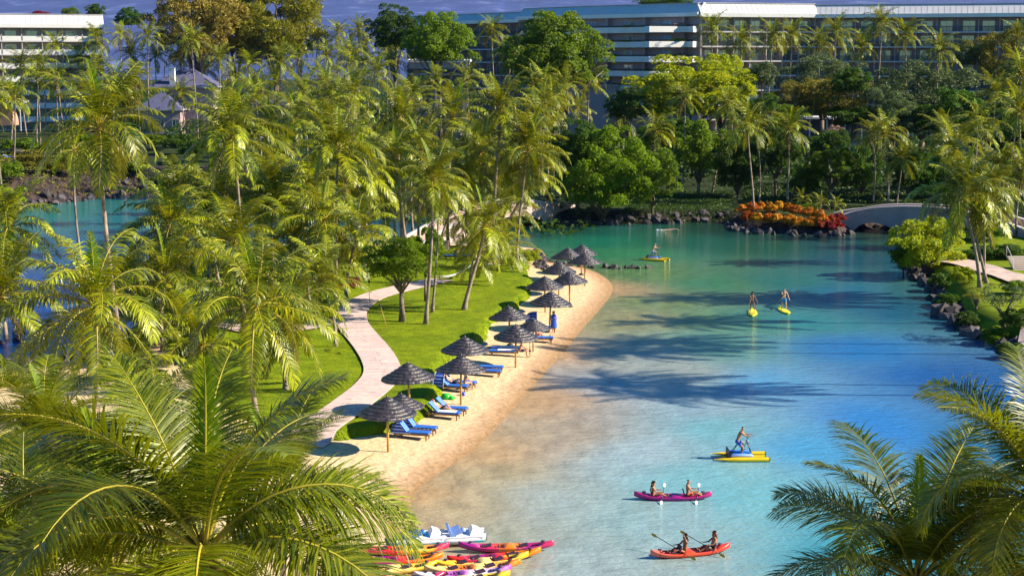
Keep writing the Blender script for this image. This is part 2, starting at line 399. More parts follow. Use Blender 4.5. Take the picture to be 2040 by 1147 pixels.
# sand
xs = np.arange(-112, 62, 0.8); ys = np.arange(-32, 170, 0.8)
V, Fq = grid(xs, ys, z_isl); d = sdf(V[:, 0], V[:, 1], ISL); V, Fq = keep(V, Fq, d > -8)
structure(put('beach', npmesh('beach', V, Fq, M_SAND, smooth=True)))
# lawn
xs = np.arange(-60, 8, 0.4); ys = np.arange(55, 165, 0.4)
V, Fq = grid(xs, ys, z_lawn); V, Fq = keep(V, Fq, V[:, 2] > -0.3)
structure(put('lawn', npmesh('lawn', V, Fq, M_GRASS, smooth=True)))
# right-bank lawn strips
def patch(name, poly, material, lift, step=0.5):
    x0, y0 = poly.min(0) - 1; x1, y1 = poly.max(0) + 1
    V, Fq = grid(np.arange(x0, x1, step), np.arange(y0, y1, step), lambda x, y: z_main(x, y))
    d = sdf(V[:, 0], V[:, 1], poly)
    V[:, 2] += lift * sst(-.6, .3, d) - .35 * sst(0.1, -.9, d)
    V, Fq = keep(V, Fq, d > -0.9)
    return structure(put(name, npmesh(name, V, Fq, material, smooth=True)))
LAWN_R = smoothpoly(P((1862, 470), (1930, 462), (1990, 470), (2060, 470), (2160, 490), (2160, 800), (2060, 716), (1990, 682), (1940, 655), (1915, 620), (1930, 590), (1900, 560), (1868, 545), (1862, 515), z=1.6))
patch('lawn', LAWN_R, M_GRASS, 0.10)
LAWN_B = smoothpoly(P((1560, 402), (1600, 398), (1630, 404), (1620, 416), (1570, 414), z=1.6)); patch('lawn', LAWN_B, M_GRASS, 0.1)
# paths
M_PATH = mat('path_paving', (0.50, 0.37, 0.33), 0.8, 0.16, 1.5, 0.4, 9, col2=(0.60, 0.46, 0.42))
def ribbon(name, cl, width, zf, lift, material, z=1.0):
    """paving laid as rows of slabs with open joints on a bed"""
    pts = [G(x, y, z) for x, y in cl]
    p = np.array([(a.x, a.y) for a in pts])
    for _ in range(3):
        q = [p[0]]
        for i in range(len(p) - 1): q += [p[i] * .75 + p[i + 1] * .25, p[i] * .25 + p[i + 1] * .75]
        q.append(p[-1]); p = np.array(q)
    s = np.concatenate([[0], np.cumsum(np.hypot(*np.diff(p, axis=0).T))]); n = int(s[-1] / .5)
    t = np.linspace(0, s[-1], n); C = np.column_stack([np.interp(t, s, p[:, 0]), np.interp(t, s, p[:, 1])])
    T = np.gradient(C, axis=0); T /= np.linalg.norm(T, axis=1)[:, None]; N = np.column_stack([-T[:, 1], T[:, 0]])
    ofs = np.linspace(-width / 2, width / 2, 7)
    Vx = (C[:, None, :] + N[:, None, :] * ofs[None, :, None]).reshape(-1, 2)
    Z = zf(Vx[:, 0], Vx[:, 1]).reshape(n, 7)
    Z = Z.max(axis=1, keepdims=True) * .5 + Z * .5
    Z = Z.ravel() + lift
    V = np.column_stack([Vx, Z]); i = np.arange(6)[None, :] + 7 * np.arange(n - 1)[:, None]
    Fq = np.stack([i, i + 1, i + 8, i + 7], axis=-1).reshape(-1, 4)
    o = structure(put(name, npmesh(name, V, Fq, material, smooth=True)))
    return o, C, N, width
def zl_all(x, y): return np.maximum(np.maximum(z_isl(x, y), z_lawn(x, y)), z_main(x, y))
PATH1 = ribbon('path', [(600, 870), (650, 838), (705, 800), (752, 765), (766, 735), (748, 702), (722, 672), (700, 645), (698, 620), (722, 598), (765, 583), (820, 570), (880, 556)], 2.45, zl_all, 0.07, M_PATH)
PATH2 = ribbon('path', [(700, 640), (660, 640), (600, 655), (520, 665), (430, 640)], 2.2, zl_all, 0.085, M_PATH)
PATH3 = ribbon('path', [(1900, 518), (1960, 534), (2020, 552), (2110, 590), (2200, 640)], 3.0, z_main, 0.28, M_PATH, 1.6)
PATH4 = ribbon('path', [(2110, 590), (2070, 640), (2060, 680), (2120, 730)], 2.4, z_main, 0.30, M_PATH, 1.6)
def slabs(rb, m, parent):
    """rows of stone slabs with open joints, lying on the bed"""
    o, C, N, wd = rb; g = random.Random(4); i = 0; mats_ = [mat('paving_%s' % n, c, .85, .12, 2.5, .4, 14) for n, c in (('rose', (.58, .43, .41)), ('pale', (.62, .47, .44)), ('grey', (.55, .42, .41)))]
    while i < len(C) - 3:
        j = i + 2; cut = g.uniform(-.2, .2) * wd * .5
        for a, b_ in ((-wd / 2 + .02, cut - .008), (cut + .008, wd / 2 - .02)):
            e0, e1 = .06, .94; P0 = C[i] * (1 - .012) + C[j] * .012; P1 = C[i] * .012 + C[j] * .988; N0, N1 = N[i], N[j]
            q = [P0 + N0 * a, P0 + N0 * b_, P1 + N1 * b_, P1 + N1 * a]; xs_ = np.array([p[0] for p in q]); ys_ = np.array([p[1] for p in q])
            cz = zl_all(np.append(xs_, [C[i][0], C[j][0]]), np.append(ys_, [C[i][1], C[j][1]])); z = [max(cz[k], cz[4 + (k > 1)]) * .5 + cz[k] * .5 + .105 + g.uniform(0, .006) for k in range(4)]
            mb = MB(); mb.add([(q[k][0], q[k][1], z[k]) for k in range(4)] + [(q[k][0], q[k][1], z[k] - .06) for k in range(4)], [(0, 1, 2, 3), (0, 4, 5, 1), (1, 5, 6, 2), (2, 6, 7, 3), (3, 7, 4, 0)])
            ob = mb.obj('paving_slab', [g.choice(mats_)], parent)
        i = j
slabs(PATH1, M_PATH, PATH1[0])
# ---------------------------------------------------------------- water
CTRL = [  # picture place, water colour there: bed tone with sky blue, tree reflection and shade painted in
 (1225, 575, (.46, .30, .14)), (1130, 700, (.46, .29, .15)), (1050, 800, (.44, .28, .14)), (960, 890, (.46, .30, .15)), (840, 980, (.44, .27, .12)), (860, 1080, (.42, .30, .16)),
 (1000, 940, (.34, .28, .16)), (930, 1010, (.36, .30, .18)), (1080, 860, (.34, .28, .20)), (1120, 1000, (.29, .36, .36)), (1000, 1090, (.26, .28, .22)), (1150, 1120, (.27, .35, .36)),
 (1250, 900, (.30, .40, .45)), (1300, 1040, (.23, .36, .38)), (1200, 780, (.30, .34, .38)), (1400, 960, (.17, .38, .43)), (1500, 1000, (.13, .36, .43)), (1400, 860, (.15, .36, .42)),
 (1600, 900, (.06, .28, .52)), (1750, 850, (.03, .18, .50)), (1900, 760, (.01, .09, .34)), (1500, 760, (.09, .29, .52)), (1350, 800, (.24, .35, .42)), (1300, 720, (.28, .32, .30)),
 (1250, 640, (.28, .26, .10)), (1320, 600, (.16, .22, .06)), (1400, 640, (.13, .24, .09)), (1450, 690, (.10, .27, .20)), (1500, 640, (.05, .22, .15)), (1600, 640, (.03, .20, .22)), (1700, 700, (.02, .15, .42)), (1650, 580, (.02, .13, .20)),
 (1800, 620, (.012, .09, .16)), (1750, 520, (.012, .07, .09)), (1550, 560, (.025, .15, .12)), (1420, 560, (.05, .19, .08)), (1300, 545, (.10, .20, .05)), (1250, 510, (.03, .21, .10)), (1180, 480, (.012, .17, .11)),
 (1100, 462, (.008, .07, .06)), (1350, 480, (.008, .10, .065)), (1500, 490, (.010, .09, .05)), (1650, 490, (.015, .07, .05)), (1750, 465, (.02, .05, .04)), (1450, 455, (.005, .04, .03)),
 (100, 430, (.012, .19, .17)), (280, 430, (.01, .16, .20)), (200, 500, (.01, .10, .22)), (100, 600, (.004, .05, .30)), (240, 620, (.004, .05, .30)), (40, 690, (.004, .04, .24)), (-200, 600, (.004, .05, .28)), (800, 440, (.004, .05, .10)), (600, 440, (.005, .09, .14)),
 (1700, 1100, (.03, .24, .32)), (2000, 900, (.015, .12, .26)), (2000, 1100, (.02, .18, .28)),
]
xs = np.concatenate([[-6000, -500], np.arange(-112, 75, 0.8), [500, 6000]]); ys = np.concatenate([[-2000, 0], np.arange(44, 262, 0.8), [400, 9000]])
V, Fq = grid(xs, ys, lambda x, y: 0 * x)
dI = sdf(V[:, 0], V[:, 1], ISL); dM = sdf(V[:, 0], V[:, 1], MAIN)
near = (dI < 3) & (dM < 3)
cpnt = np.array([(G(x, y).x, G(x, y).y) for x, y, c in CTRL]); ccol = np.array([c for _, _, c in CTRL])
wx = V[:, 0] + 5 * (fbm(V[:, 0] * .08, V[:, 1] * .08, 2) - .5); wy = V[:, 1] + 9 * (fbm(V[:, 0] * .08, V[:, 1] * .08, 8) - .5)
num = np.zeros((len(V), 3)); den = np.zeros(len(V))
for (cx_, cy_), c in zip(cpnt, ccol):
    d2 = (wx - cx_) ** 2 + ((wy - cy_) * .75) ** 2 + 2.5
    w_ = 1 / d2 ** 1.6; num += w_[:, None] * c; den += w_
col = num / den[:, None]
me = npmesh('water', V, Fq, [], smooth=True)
ca = me.color_attributes.new('bed', 'FLOAT_COLOR', 'POINT'); ca.data.foreach_set('color', np.column_stack([col, np.ones(len(V))]).astype(np.float32).ravel())  # bed tone plus painted-in sky and tree reflections
da = me.attributes.new('beach_distance', 'FLOAT', 'POINT'); da.data.foreach_set('value', (-dI).astype(np.float32))
def watermat():
    m, t, b = mk('lagoon_water'); L = t.links
    g = t.nodes.new('ShaderNodeNewGeometry'); at = t.nodes.new('ShaderNodeAttribute'); at.attribute_name = 'bed'
    def noise(s, d=4, sc=(1, 1, 1), rough=.5):
        mp = t.nodes.new('ShaderNodeMapping'); mp.inputs['Scale'].default_value = sc; L.new(g.outputs['Position'], mp.inputs[0])
        n = t.nodes.new('ShaderNodeTexNoise'); n.inputs['Scale'].default_value = s; n.inputs['Detail'].default_value = d; n.inputs['Roughness'].default_value = rough
        L.new(mp.outputs[0], n.inputs['Vector']); return n.outputs['Fac']
    # weed and sand mottling of the bed
    mr = t.nodes.new('ShaderNodeMapRange'); mr.inputs['From Min'].default_value = .35; mr.inputs['From Max'].default_value = .7; mr.inputs['To Min'].default_value = 1.16; mr.inputs['To Max'].default_value = 0.70
    L.new(noise(.9, 7, (1, .45, 1), .6), mr.inputs['Value'])
    sd_ = t.nodes.new('ShaderNodeAttribute'); sd_.attribute_name = 'beach_distance'
    sw_ = t.nodes.new('ShaderNodeMapRange'); sw_.inputs['From Min'].default_value = 3; sw_.inputs['From Max'].default_value = 14; sw_.inputs['To Min'].default_value = 1; sw_.inputs['To Max'].default_value = .25; L.new(sd_.outputs['Fac'], sw_.inputs['Value'])
    vm_ = t.nodes.new('ShaderNodeMix'); vm_.inputs[2].default_value = 1.0; L.new(sw_.outputs[0], vm_.inputs[0]); L.new(mr.outputs[0], vm_.inputs[3])
    h = t.nodes.new('ShaderNodeHueSaturation'); L.new(at.outputs['Color'], h.inputs['Color']); L.new(vm_.outputs[0], h.inputs['Value'])
    L.new(h.outputs[0], b.inputs['Base Color'])
    b.inputs['Roughness'].default_value = .06; b.inputs['IOR'].default_value = 1.33; b.inputs['Specular IOR Level'].default_value = .5
    s1 = t.nodes.new('ShaderNodeMath'); s1.operation = 'MULTIPLY_ADD'; s1.inputs[1].default_value = .5
    L.new(noise(5.5, 3, (.6, 1, 1)), s1.inputs[0]); L.new(noise(1.7, 3, (.55, 1, 1)), s1.inputs[2])
    bp = t.nodes.new('ShaderNodeBump'); bp.inputs['Strength'].default_value = .7; bp.inputs['Distance'].default_value = .13
    L.new(s1.outputs[0], bp.inputs['Height']); L.new(bp.outputs[0], b.inputs['Normal'])
    return m
me.materials.append(watermat())
structure(put('water', me))
# ---------------------------------------------------------------- lava rocks along the shores
def rockmesh(seed):
    import bmesh
    bm = bmesh.new(); bmesh.ops.create_icosphere(bm, subdivisions=1, radius=1)
    rr = random.Random(seed)
    for v in bm.verts: v.co *= rr.uniform(.62, 1.12)
    me = bpy.data.meshes.new('rock'); bm.to_mesh(me); bm.free(); me.materials.append(mat('lava_rock', (0.035, 0.030, 0.038), .8, .5, 1.2, .7, 6, col2=(0.085, 0.07, 0.08), objvar=.6)); return me
ROCKS = [rockmesh(i) for i in range(6)]
rocky = structure(put('rocky_shore', None))
rr = random.Random(3)
def rocks_on(line, step, smin, smax, spread, parent=rocky, inland=0.3):
    pts = [G(*p) for p in line]
    for a_, b_ in zip(pts[:-1], pts[1:]):
        n = max(1, int((b_ - a_).length / step))
        for i in range(n):
            p = a_.lerp(b_, (i + rr.random()) / n) + Vector((rr.uniform(-.5, .5) * spread, rr.uniform(0, 1) * spread + inland, 0))
            s = rr.uniform(smin, smax)
            put('rock', rr.choice(ROCKS), parent, (p.x, p.y, max(0, gz(p.x, p.y)) + s * .05), (rr.uniform(0, 6), rr.uniform(0, 6), rr.uniform(0, 6)), (s * rr.uniform(.8, 1.4), s * rr.uniform(.8, 1.2), s * rr.uniform(.6, 1)))
rocks_on([(1045, 448), (1120, 449), (1200, 448), (1300, 447), (1400, 444), (1445, 443)], .45, .35, .9, 2.2)
rocks_on([(1462, 452), (1480, 464), (1560, 470), (1640, 474), (1695, 470)], .55, .35, .8, 2.0)
rocks_on([(1750, 458), (1800, 461)], .35, .4, .8, 3)
rocks_on([(1800, 490), (1800, 518), (1830, 555), (1868, 585), (1885, 640), (1940, 668), (2000, 692), (2060, 718)], .7, .4, 1.0, 1.2, inland=-.3)
rocks_on([(1880, 622), (1898, 640)], .5, .6, 1.1, 1.0)
rocks_on([(1085, 520), (1120, 532), (1190, 536), (1290, 537)], .42, .22, .5, .9)
rocks_on([(1062, 505), (1075, 525), (1082, 548)], .3, .25, .5, 1.2)
rocky2 = structure(put('rocky_shore', None))
rocks_on([(-60, 418), (50, 411), (130, 405), (290, 388), (340, 391)], .55, .35, .95, 5, parent=rocky2)
rocks_on([(0, 732), (60, 732), (140, 726), (230, 720), (285, 700), (295, 620)], .5, .3, .8, 1.2, parent=rocky2)
rocks_on([(30, 650), (90, 640), (30, 690)], 1.2, .2, .5, 2.5, parent=rocky2, inland=-1)
# ---------------------------------------------------------------- palm fronds
def frond_mesh(e0, bend, nl, seg, lw, seed, young=False, far=0, ll=0.27):
    if young: ll = .15
    elif seg > 3: ll = .28
    elif seg == 3: ll = .225
    else: ll = min(ll, .22)
    """unit-length frond leaving the origin towards +X at elevation e0 and arching down by bend (deg)"""
    rr = random.Random(seed); K = 14
    pts = [Vector((0, 0, 0))]; sway = rr.uniform(-.35, .35); tans = []
    for i in range(K):
        t = (i + .5) / K
        e = R(e0 - bend * t ** 1.25); az = sway * t * t
        d = Vector((math.cos(e) * math.cos(az), math.cos(e) * math.sin(az), math.sin(e))); tans.append(d); pts.append(pts[-1] + d / K)
    tans.append(tans[-1])
    mb = MB()
    mb.tube(pts, [0.0105 * (1 - .86 * (i / K)) for i in range(K + 1)], 4, 1, False)
    def at(t):
        x = min(t * K, K - 1e-4); i = int(x); f = x - i
        return pts[i].lerp(pts[i + 1], f), tans[i].lerp(tans[i + 1], f).normalized()
    roll = rr.uniform(-.35, .35)
    for side in (-1, 1):
        for j in range(nl):
            t = .13 + .86 * (j + rr.uniform(-.25, .25)) / nl
            t = min(max(t, .1), .995); p, tg = at(t)
            u = (t - .12) / .88
            L_ = ll * (math.sin(math.pi * min(1, (u * .80 + .17))) ** .7) * rr.uniform(.85, 1.08)
            sd = Vector((-tg.y, tg.x, 0)); sd = sd.normalized() if sd.length > .2 else Vector((0, 1, 0))
            upv = sd.cross(tg) * -1
            if upv.z < 0: upv = -upv
            sd = (Matrix.Rotation(roll + rr.uniform(-.16, .16), 3, tg) @ sd) * side; fj = rr.uniform(-.14, .14)
            fw = .28 + fj + .75 * u + (.5 if young else 0)
            lift = rr.uniform(.05, .40) + (.25 if young else 0)
            d = (sd + tg * fw + upv * lift).normalized()
            droop = ((.6 if seg > 3 else 1.25) if not young else .3) * rr.uniform(.6, 1.35)
            c = p.copy(); row = []
            wdt = lw * rr.uniform(.8, 1.15)
            wv = tg
            for k in range(seg + 1):
                q = k / seg
                ww = wdt * (.55 if k == 0 else 1.0) * (1 - q ** 2.2) + (0.0004)
                row.append((c - wv * ww * .5, c + wv * ww * .5))
                d = (d + Vector((0, 0, -1)) * droop * (1.25 / seg) * (.35 + q)).normalized()
                wv = (tg - d * tg.dot(d)); wv = wv.normalized() if wv.length > .05 else tg
                c = c + d * L_ / seg
            vs = [x for r_ in row for x in r_]
            fs = [(2 * k, 2 * k + 1, 2 * k + 3, 2 * k + 2) for k in range(seg)]
            mb.add(vs, fs, 0, seg > 3)
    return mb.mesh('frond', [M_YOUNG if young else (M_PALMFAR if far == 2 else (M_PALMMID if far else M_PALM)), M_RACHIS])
CLS = [(84, 22), (76, 62), (66, 94), (49, 108), (30, 100), (10, 92), (-10, 66), (-34, 44)]
LOD = {2: (112, 4, .0088), 1: (34, 3, .021), 0: (18, 2, .038)}
FR = {}
DEADF = {}
def dead_frond(lod):
    if lod not in DEADF:
        m = frond_mesh(-46, 38, max(14, LOD[lod][0] // 2), 2, LOD[lod][2] * 1.1, 900 + lod, ll=.17); m.materials[0] = M_DEAD; m.materials[1] = mat('dry_rachis', (.30, .17, .06), .8); DEADF[lod] = m
    return DEADF[lod]
def fronds(lod):
    if lod not in FR:
        nl, seg, lw = LOD[lod]; FR[lod] = []
        for ci, (e0, bd) in enumerate(CLS):
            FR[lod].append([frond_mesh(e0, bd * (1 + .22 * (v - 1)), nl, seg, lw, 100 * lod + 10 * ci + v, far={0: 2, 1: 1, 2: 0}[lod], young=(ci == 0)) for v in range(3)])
    return FR[lod]
def heart_mesh():
    mb = MB(); rr = random.Random(5)
    mb.lathe([(.12, -.35), (.17, -.15), (.20, .05), (.17, .3), (.09, .5), (.03, .62)], 9, 0)
    for k in range(9):
        a = k * 2.4; b = Vector((math.cos(a), math.sin(a), 0))
        mb.tube([b * .1 + Vector((0, 0, .0)), b * .22 + Vector((0, 0, .25)), b * .42 + Vector((0, 0, .42))], [.06, .05, .028], 5, 1)
    return mb.mesh('crown_heart', [M_FIBRE, M_RACHIS])
def nuts_mesh():
    mb = MB(); rr = random.Random(8)
    for k in range(11):
        a = rr.uniform(0, 6.28); r = rr.uniform(.16, .34); z = rr.uniform(-.45, -.05); c = Vector((r * math.cos(a), r * math.sin(a), z)); q = rr.uniform(.09, .13)
        prof = [(0.02, -1.15), (.7, -.75), (1, 0), (.7, .75), (.02, 1.1)]
        o = MB(); o.lathe([(x * q, y * q) for x, y in prof], 7, 0)
        mb.add([Vector(v) + c for v in o.v], o.f, 0, True)
    return mb.mesh('coconut_cluster', [M_NUT])
HEART, NUTS = heart_mesh(), nuts_mesh()
def trunk_mesh(top, base, rad, bow, name='trunk'):
    """top/base are local; swollen foot, ring scars as small steps"""
    mb = MB(); n = 16; pts = []; rd = []
    lat = Vector((top.x - base.x, top.y - base.y, 0)); side = bow
    for i in range(n + 1):
        t = i / n
        c = base.lerp(top, t) ; s = t * t * (3 - 2 * t)
        c.x = base.x + (top.x - base.x) * (.62 * t + .38 * s) + side * math.sin(math.pi * t)
        c.y = base.y + (top.y - base.y) * t
        pts.append(c); rd.append(rad * ((1 - .38 * t) + .75 * math.exp(-t * 14)) * (1.04 if i % 2 else .96))
    mb.tube(pts, rd, 9, 0)
    return mb.mesh(name, [M_TRUNK])
N_PALM = [0]
def palm(px, py, Rpx, label, base=None, lod=None, n=None, group=None, rad=.15, lean=None, nuts=True, Rm=4.1, minh=2.2, cat='palm tree', hmax=17.5, dens=1.0, extra=()):
    """crown centre at picture place (px,py); Rpx its reach in px; base = picture place of the trunk foot where seen"""
    N_PALM[0] += 1; rr = random.Random(1000 + N_PALM[0] * 7)
    if base:
        g = onground(*base); c = atY(px, py, g.y + rr.uniform(-.3, .3)); s = F / ((c - Vector((0, 0, H))).dot(Vector((0, cp, -sp))))
        Rm = Rpx / s; foot = g
    else:
        s = Rpx / Rm; c = atS(px, py, s)
        lx = rr.uniform(-1.2, 1.2) if lean is None else lean
        foot = Vector((c.x + lx, c.y + rr.uniform(-.8, .8), 0)); foot.z = gz(foot.x, foot.y)
    s = F / c.y
    if lod is None: lod = 2 if s > 48 else (1 if s > 18 else 0)
    if n is None: n = {2: 27, 1: 29, 0: 23}[lod]
    n = int(n * dens)
    root = thing('coconut_palm', label, cat, (foot.x, foot.y, foot.z - .1), 0, group)
    top = c - root.location
    put('trunk', trunk_mesh(top, Vector((0, 0, 0)), rad * rr.uniform(.9, 1.1) * min(1, Rm / 3.6), rr.uniform(-.35, .35)), root)
    put('crown_heart', HEART, root, top, (0, 0, rr.uniform(0, 6)), .8 * Rm / 4)
    if nuts and lod > 0: put('coconut_cluster', NUTS, root, top + Vector((0, 0, -.05)), (0, 0, rr.uniform(0, 6)), .9)
    FRM = fronds(lod); a0 = rr.uniform(0, 6.28); L_ = Rm * 1.22
    for i in range(n):
        q = max(0.0, (i + rr.uniform(-.4, .4)) / n)
        ci = 0 if i == 0 else min(7, max(1, 1 + int(q ** 1.2 * 7)))
        me = FRM[ci][rr.randrange(3)]
        k = L_ * rr.uniform(.86, 1.08) * (.78 if ci == 0 else 1) * (.9 if ci == 7 else 1)
        az = a0 + i * 2.39996 + rr.uniform(-.3, .3)
        off = Vector((math.cos(az), math.sin(az), 0)) * .1
        put('frond', me, root, top + off + Vector((0, 0, .28 - .4 * q)), (rr.uniform(-.22, .22), rr.uniform(-.12, .12), az), k)
    for q in range(rr.choice((0, 0, 1, 2))): put('dead_frond', dead_frond(lod), root, top + Vector((0, 0, -.2)), (0, 0, rr.uniform(0, 6.28)), L_ * rr.uniform(.6, .85))
    for az, ci, k in extra: put('frond', FRM[ci][1], root, top, (0, 0, az), L_ * k)
    return root
# ---------------------------------------------------------------- broadleaf crowns
def crown_mesh(nblob, leaves, leaf, seed, matl, flat=1.0, br=(.26, .42), strip=False, lowcut=-.55, name='crown', rough=1.0):
    g = np.random.default_rng(seed)
    c = g.normal(size=(nblob, 3)); c /= np.linalg.norm(c, axis=1)[:, None]
    c *= (g.uniform(.22, .84, nblob) ** .6)[:, None] * (1 + .22 * np.sin(c[:, 0] * 4 + seed) * np.cos(c[:, 1] * 3 + c[:, 2] * 5 + seed))[:, None]; c[:, 2] = np.maximum(c[:, 2], lowcut)
    r = g.uniform(br[0], br[1], nblob)
    w_ = r ** 2 / (r ** 2).sum(); bi = g.choice(nblob, leaves, p=w_)
    d = g.normal(size=(leaves, 3)); d /= np.linalg.norm(d, axis=1)[:, None]
    d[:, 2] = np.where(d[:, 2] < -.35, -d[:, 2], d[:, 2])
    p = c[bi] + d * (r[bi] * g.uniform(.72, 1.06, leaves))[:, None]
    ok = np.ones(leaves, bool)
    for k in range(nblob):
        ok &= ~((np.linalg.norm(p - c[k], axis=1) < r[k] * .66) & (bi != k))
    p, d, bi = p[ok], d[ok], bi[ok]; n = len(p)
    nr = d + g.normal(size=(n, 3)) * .8 * rough; nr[:, 2] += .25; nr /= np.linalg.norm(nr, axis=1)[:, None]
    tg = np.cross(nr, g.normal(size=(n, 3))); tg /= np.linalg.norm(tg, axis=1)[:, None] + 1e-9
    if strip: tg = tg * .9 + np.array([0, 0, .5]) + d * .8; tg /= np.linalg.norm(tg, axis=1)[:, None]
    bt = np.cross(nr, tg); bt /= np.linalg.norm(bt, axis=1)[:, None] + 1e-9
    ln = leaf * g.uniform(.65, 1.25, n); wd = ln * (.12 if strip else .34)
    V = np.stack([p - tg * (ln * .5)[:, None], p + bt * wd[:, None] + nr * (ln * .10)[:, None], p + tg * (ln * .5)[:, None], p - bt * wd[:, None] + nr * (ln * .10)[:, None]], axis=1)
    V[:, :, 2] *= flat
    return npmesh(name, V.reshape(-1, 3), np.arange(n * 4).reshape(-1, 4), matl), c * np.array([1, 1, flat]), r
CR = {}
KIND = {  # nblob, leaves, leaf, flat, br, strip, lowcut
 'big': (170, 32000, .052, .80, (.09, .20), False, -.45), 'round': (80, 17000, .072, .85, (.13, .27), False, -.6), 'airy': (100, 20000, .050, .85, (.10, .24), False, -.5),
 'cas': (130, 34000, .085, 1.1, (.10, .24), True, -.8), 'bush': (22, 6500, .12, .75, (.27, .42), False, -.2), 'sparse': (30, 2200, .075, .6, (.14, .26), False, -.1), 'layer': (60, 9000, .09, .42, (.10, .24), False, -.5),
 'croton': (16, 2200, .22, .8, (.28, .45), False, -.1)}
def get_crown(kind, tone, v):
    k = (kind, tone, v)
    if k not in CR:
        nb, lv, lf, fl, br, st, lc = KIND[kind]
        CR[k] = crown_mesh(nb, lv, lf, hash_(kind) * 13 + v, LM[tone], fl, br, st, lc)
    return CR[k]
def hash_(s): return sum(ord(c) * (i + 1) for i, c in enumerate(s)) % 997
N_T = [0]
def tree(name, px, py, rx, ry, kind, tone, label, cat='tree', basey=None, s=None, group=None, depth=.85, trunk=True, tr=None, multi=1, sink=None):
    """crown centred on picture place with half sizes rx, ry in px; basey = picture row of its foot"""
    N_T[0] += 1; rr = random.Random(77 + N_T[0])
    if basey is not None:
        g = onground(px, basey); c = atY(px, py, g.y)
    else:
        c = atS(px, py, s); g = Vector((c.x, c.y, gz(c.x, c.y)))
    s_ = F / c.y; Rx = rx / s_; Rz = ry / s_
    root = thing(name, label, cat, (g.x, g.y, g.z - .1), 0, group)
    me, bc, br = get_crown(kind, tone, N_T[0] % 2)
    fl = KIND[kind][3]
    top = c - root.location
    if not trunk: top.z = max(top.z, Rz * .3)
    rz = rr.uniform(0, 6.28)
    put('crown', me, root, top, (0, 0, rz), (Rx, Rx * depth, Rz / fl))
    if trunk:
        mb = MB(); r0 = tr or max(.12, Rx * .05)
        fork = Vector((top.x * .3, 0, max(.4, (top.z - Rz) * .75 + .2)))
        for m_ in range(multi):
            ft = Vector((rr.uniform(-.2, .2) * m_, rr.uniform(-.2, .2) * m_, 0))
            mb.tube([ft, ft.lerp(fork, .5) + Vector((rr.uniform(-.1, .1), 0, 0)) * r0 * 3, fork], [r0 * 1.5, r0, r0 * .9], 9)
        Mz = Matrix.Rotation(rz, 3, 'Z')
        idx = rr.sample(range(len(bc)), min(9, len(bc)))
        for i in idx:
            e = Mz @ Vector(bc[i]); e = Vector((e.x * Rx, e.y * Rx * depth, e.z * Rz / fl)) * .9 + top
            mid = fork.lerp(e, .45) + Vector((0, 0, abs(Rz) * .12))
            mb.tube([fork, mid, e], [r0 * .62, r0 * .36, r0 * .12], 6)
        mb.obj('trunk', [M_BARK], root)
    return root
# ================================================================= VEGETATION
# ---- foreground palms
palm(405, 1105, 420, 'largest coconut palm, its crown filling the lower left foreground', Rm=4.5, lean=.5, n=26, extra=[(-.12, 3, 1.0), (-.45, 4, 1.1), (2.9, 3, 1.1)])
palm(225, 1150, 330, 'dark palm crowded against the left side of the largest foreground crown', Rm=4.2, n=24)
palm(563, 985, 205, 'coconut palm with short crown on the sand right of the largest foreground crown', Rm=3.4, n=22, lean=.3)
palm(60, 1190, 300, 'young bright green palm tips poking up in the bottom left corner', Rm=3.6, n=16)
palm(95, 890, 190, 'coconut palm in the shade at the left edge, just above the bottom left corner', Rm=3.9)
palm(1822, 1165, 310, 'foreground palm at lower right with one upright yellow green spear', Rm=4.6, n=26)
palm(2080, 1000, 290, 'foreground palm cut by the right edge, highest of the lower right crowns', Rm=4.1, n=26)
palm(1985, 1190, 240, 'foreground palm lowest in the bottom right corner', Rm=3.6, n=20)
palm(300, 860, 150, 'shaded palm between the big yellow green palm and the largest foreground crown', Rm=4.0)
palm(165, 1000, 185, 'dark palm low at left behind the largest foreground crown', Rm=4.0, nuts=False)
palm(250, 750, 125, 'palm crown directly above the largest foreground crown, over the water gap', Rm=4.0)
palm(600, 800, 105, 'low palm beside the bottom stretch of lawn, left of the path', Rm=3.6)
# ---- island palms, near to far
palm(510, 612, 165, 'coconut palm with dark trunk beside the lower lawn, drooping fronds over the path bend', base=(514, 842), n=26)
palm(190, 612, 172, 'big yellow green palm at left with a gap of blue water under its crown', Rm=4.3, n=26)
palm(20, 800, 120, 'small shaded palm at the left edge under the big yellow green palm', Rm=3.8)
palm(20, 455, 110, 'palm at the left edge level with the black lava bank waterline', Rm=4.1)
palm(0, 590, 120, 'palm cut by the left edge beside the blue water gap', Rm=4.1)
palm(572, 640, 120, 'palm half hidden behind the dark-trunked palm beside the lower lawn', base=(570, 775))
palm(330, 560, 115, 'palm right of the blue water gap, middle left of the grove', Rm=4.1)
palm(338, 455, 110, 'palm whose crown stands right of the tall double palm trunks', Rm=4.2)
palm(465, 490, 112, 'palm in the middle of the left grove with recurved pale fronds', Rm=4.1)
palm(585, 480, 100, 'palm in the grove left of the lawn, straight above the lower path', Rm=4.1)
palm(645, 440, 92, 'palm left of the round lawn tree, higher than its neighbours', base=(672, 612))
palm(712, 470, 88, 'palm with curved trunk rising from the red plants beside the path', base=(690, 600))
palm(690, 505, 70, 'palm with pale straight trunk behind the red plants beside the path', base=(716, 556))
palm(425, 400, 96, 'palm left of centre of the grove, below the white garden arch', Rm=4.2)
palm(536, 405, 90, 'palm in the grove directly below the white garden arch', Rm=4.1)
palm(618, 378, 92, 'palm in the grove right of the one below the white garden arch', Rm=4.2)
palm(197, 255, 140, 'tallest palm at left, its crown standing clear before the black lava bank', Rm=4.4, n=27, lean=.9, rad=.19)
palm(147, 300, 66, 'shorter twin of the tallest left palm, leaning trunk beside it', base=(168, 560), n=15)
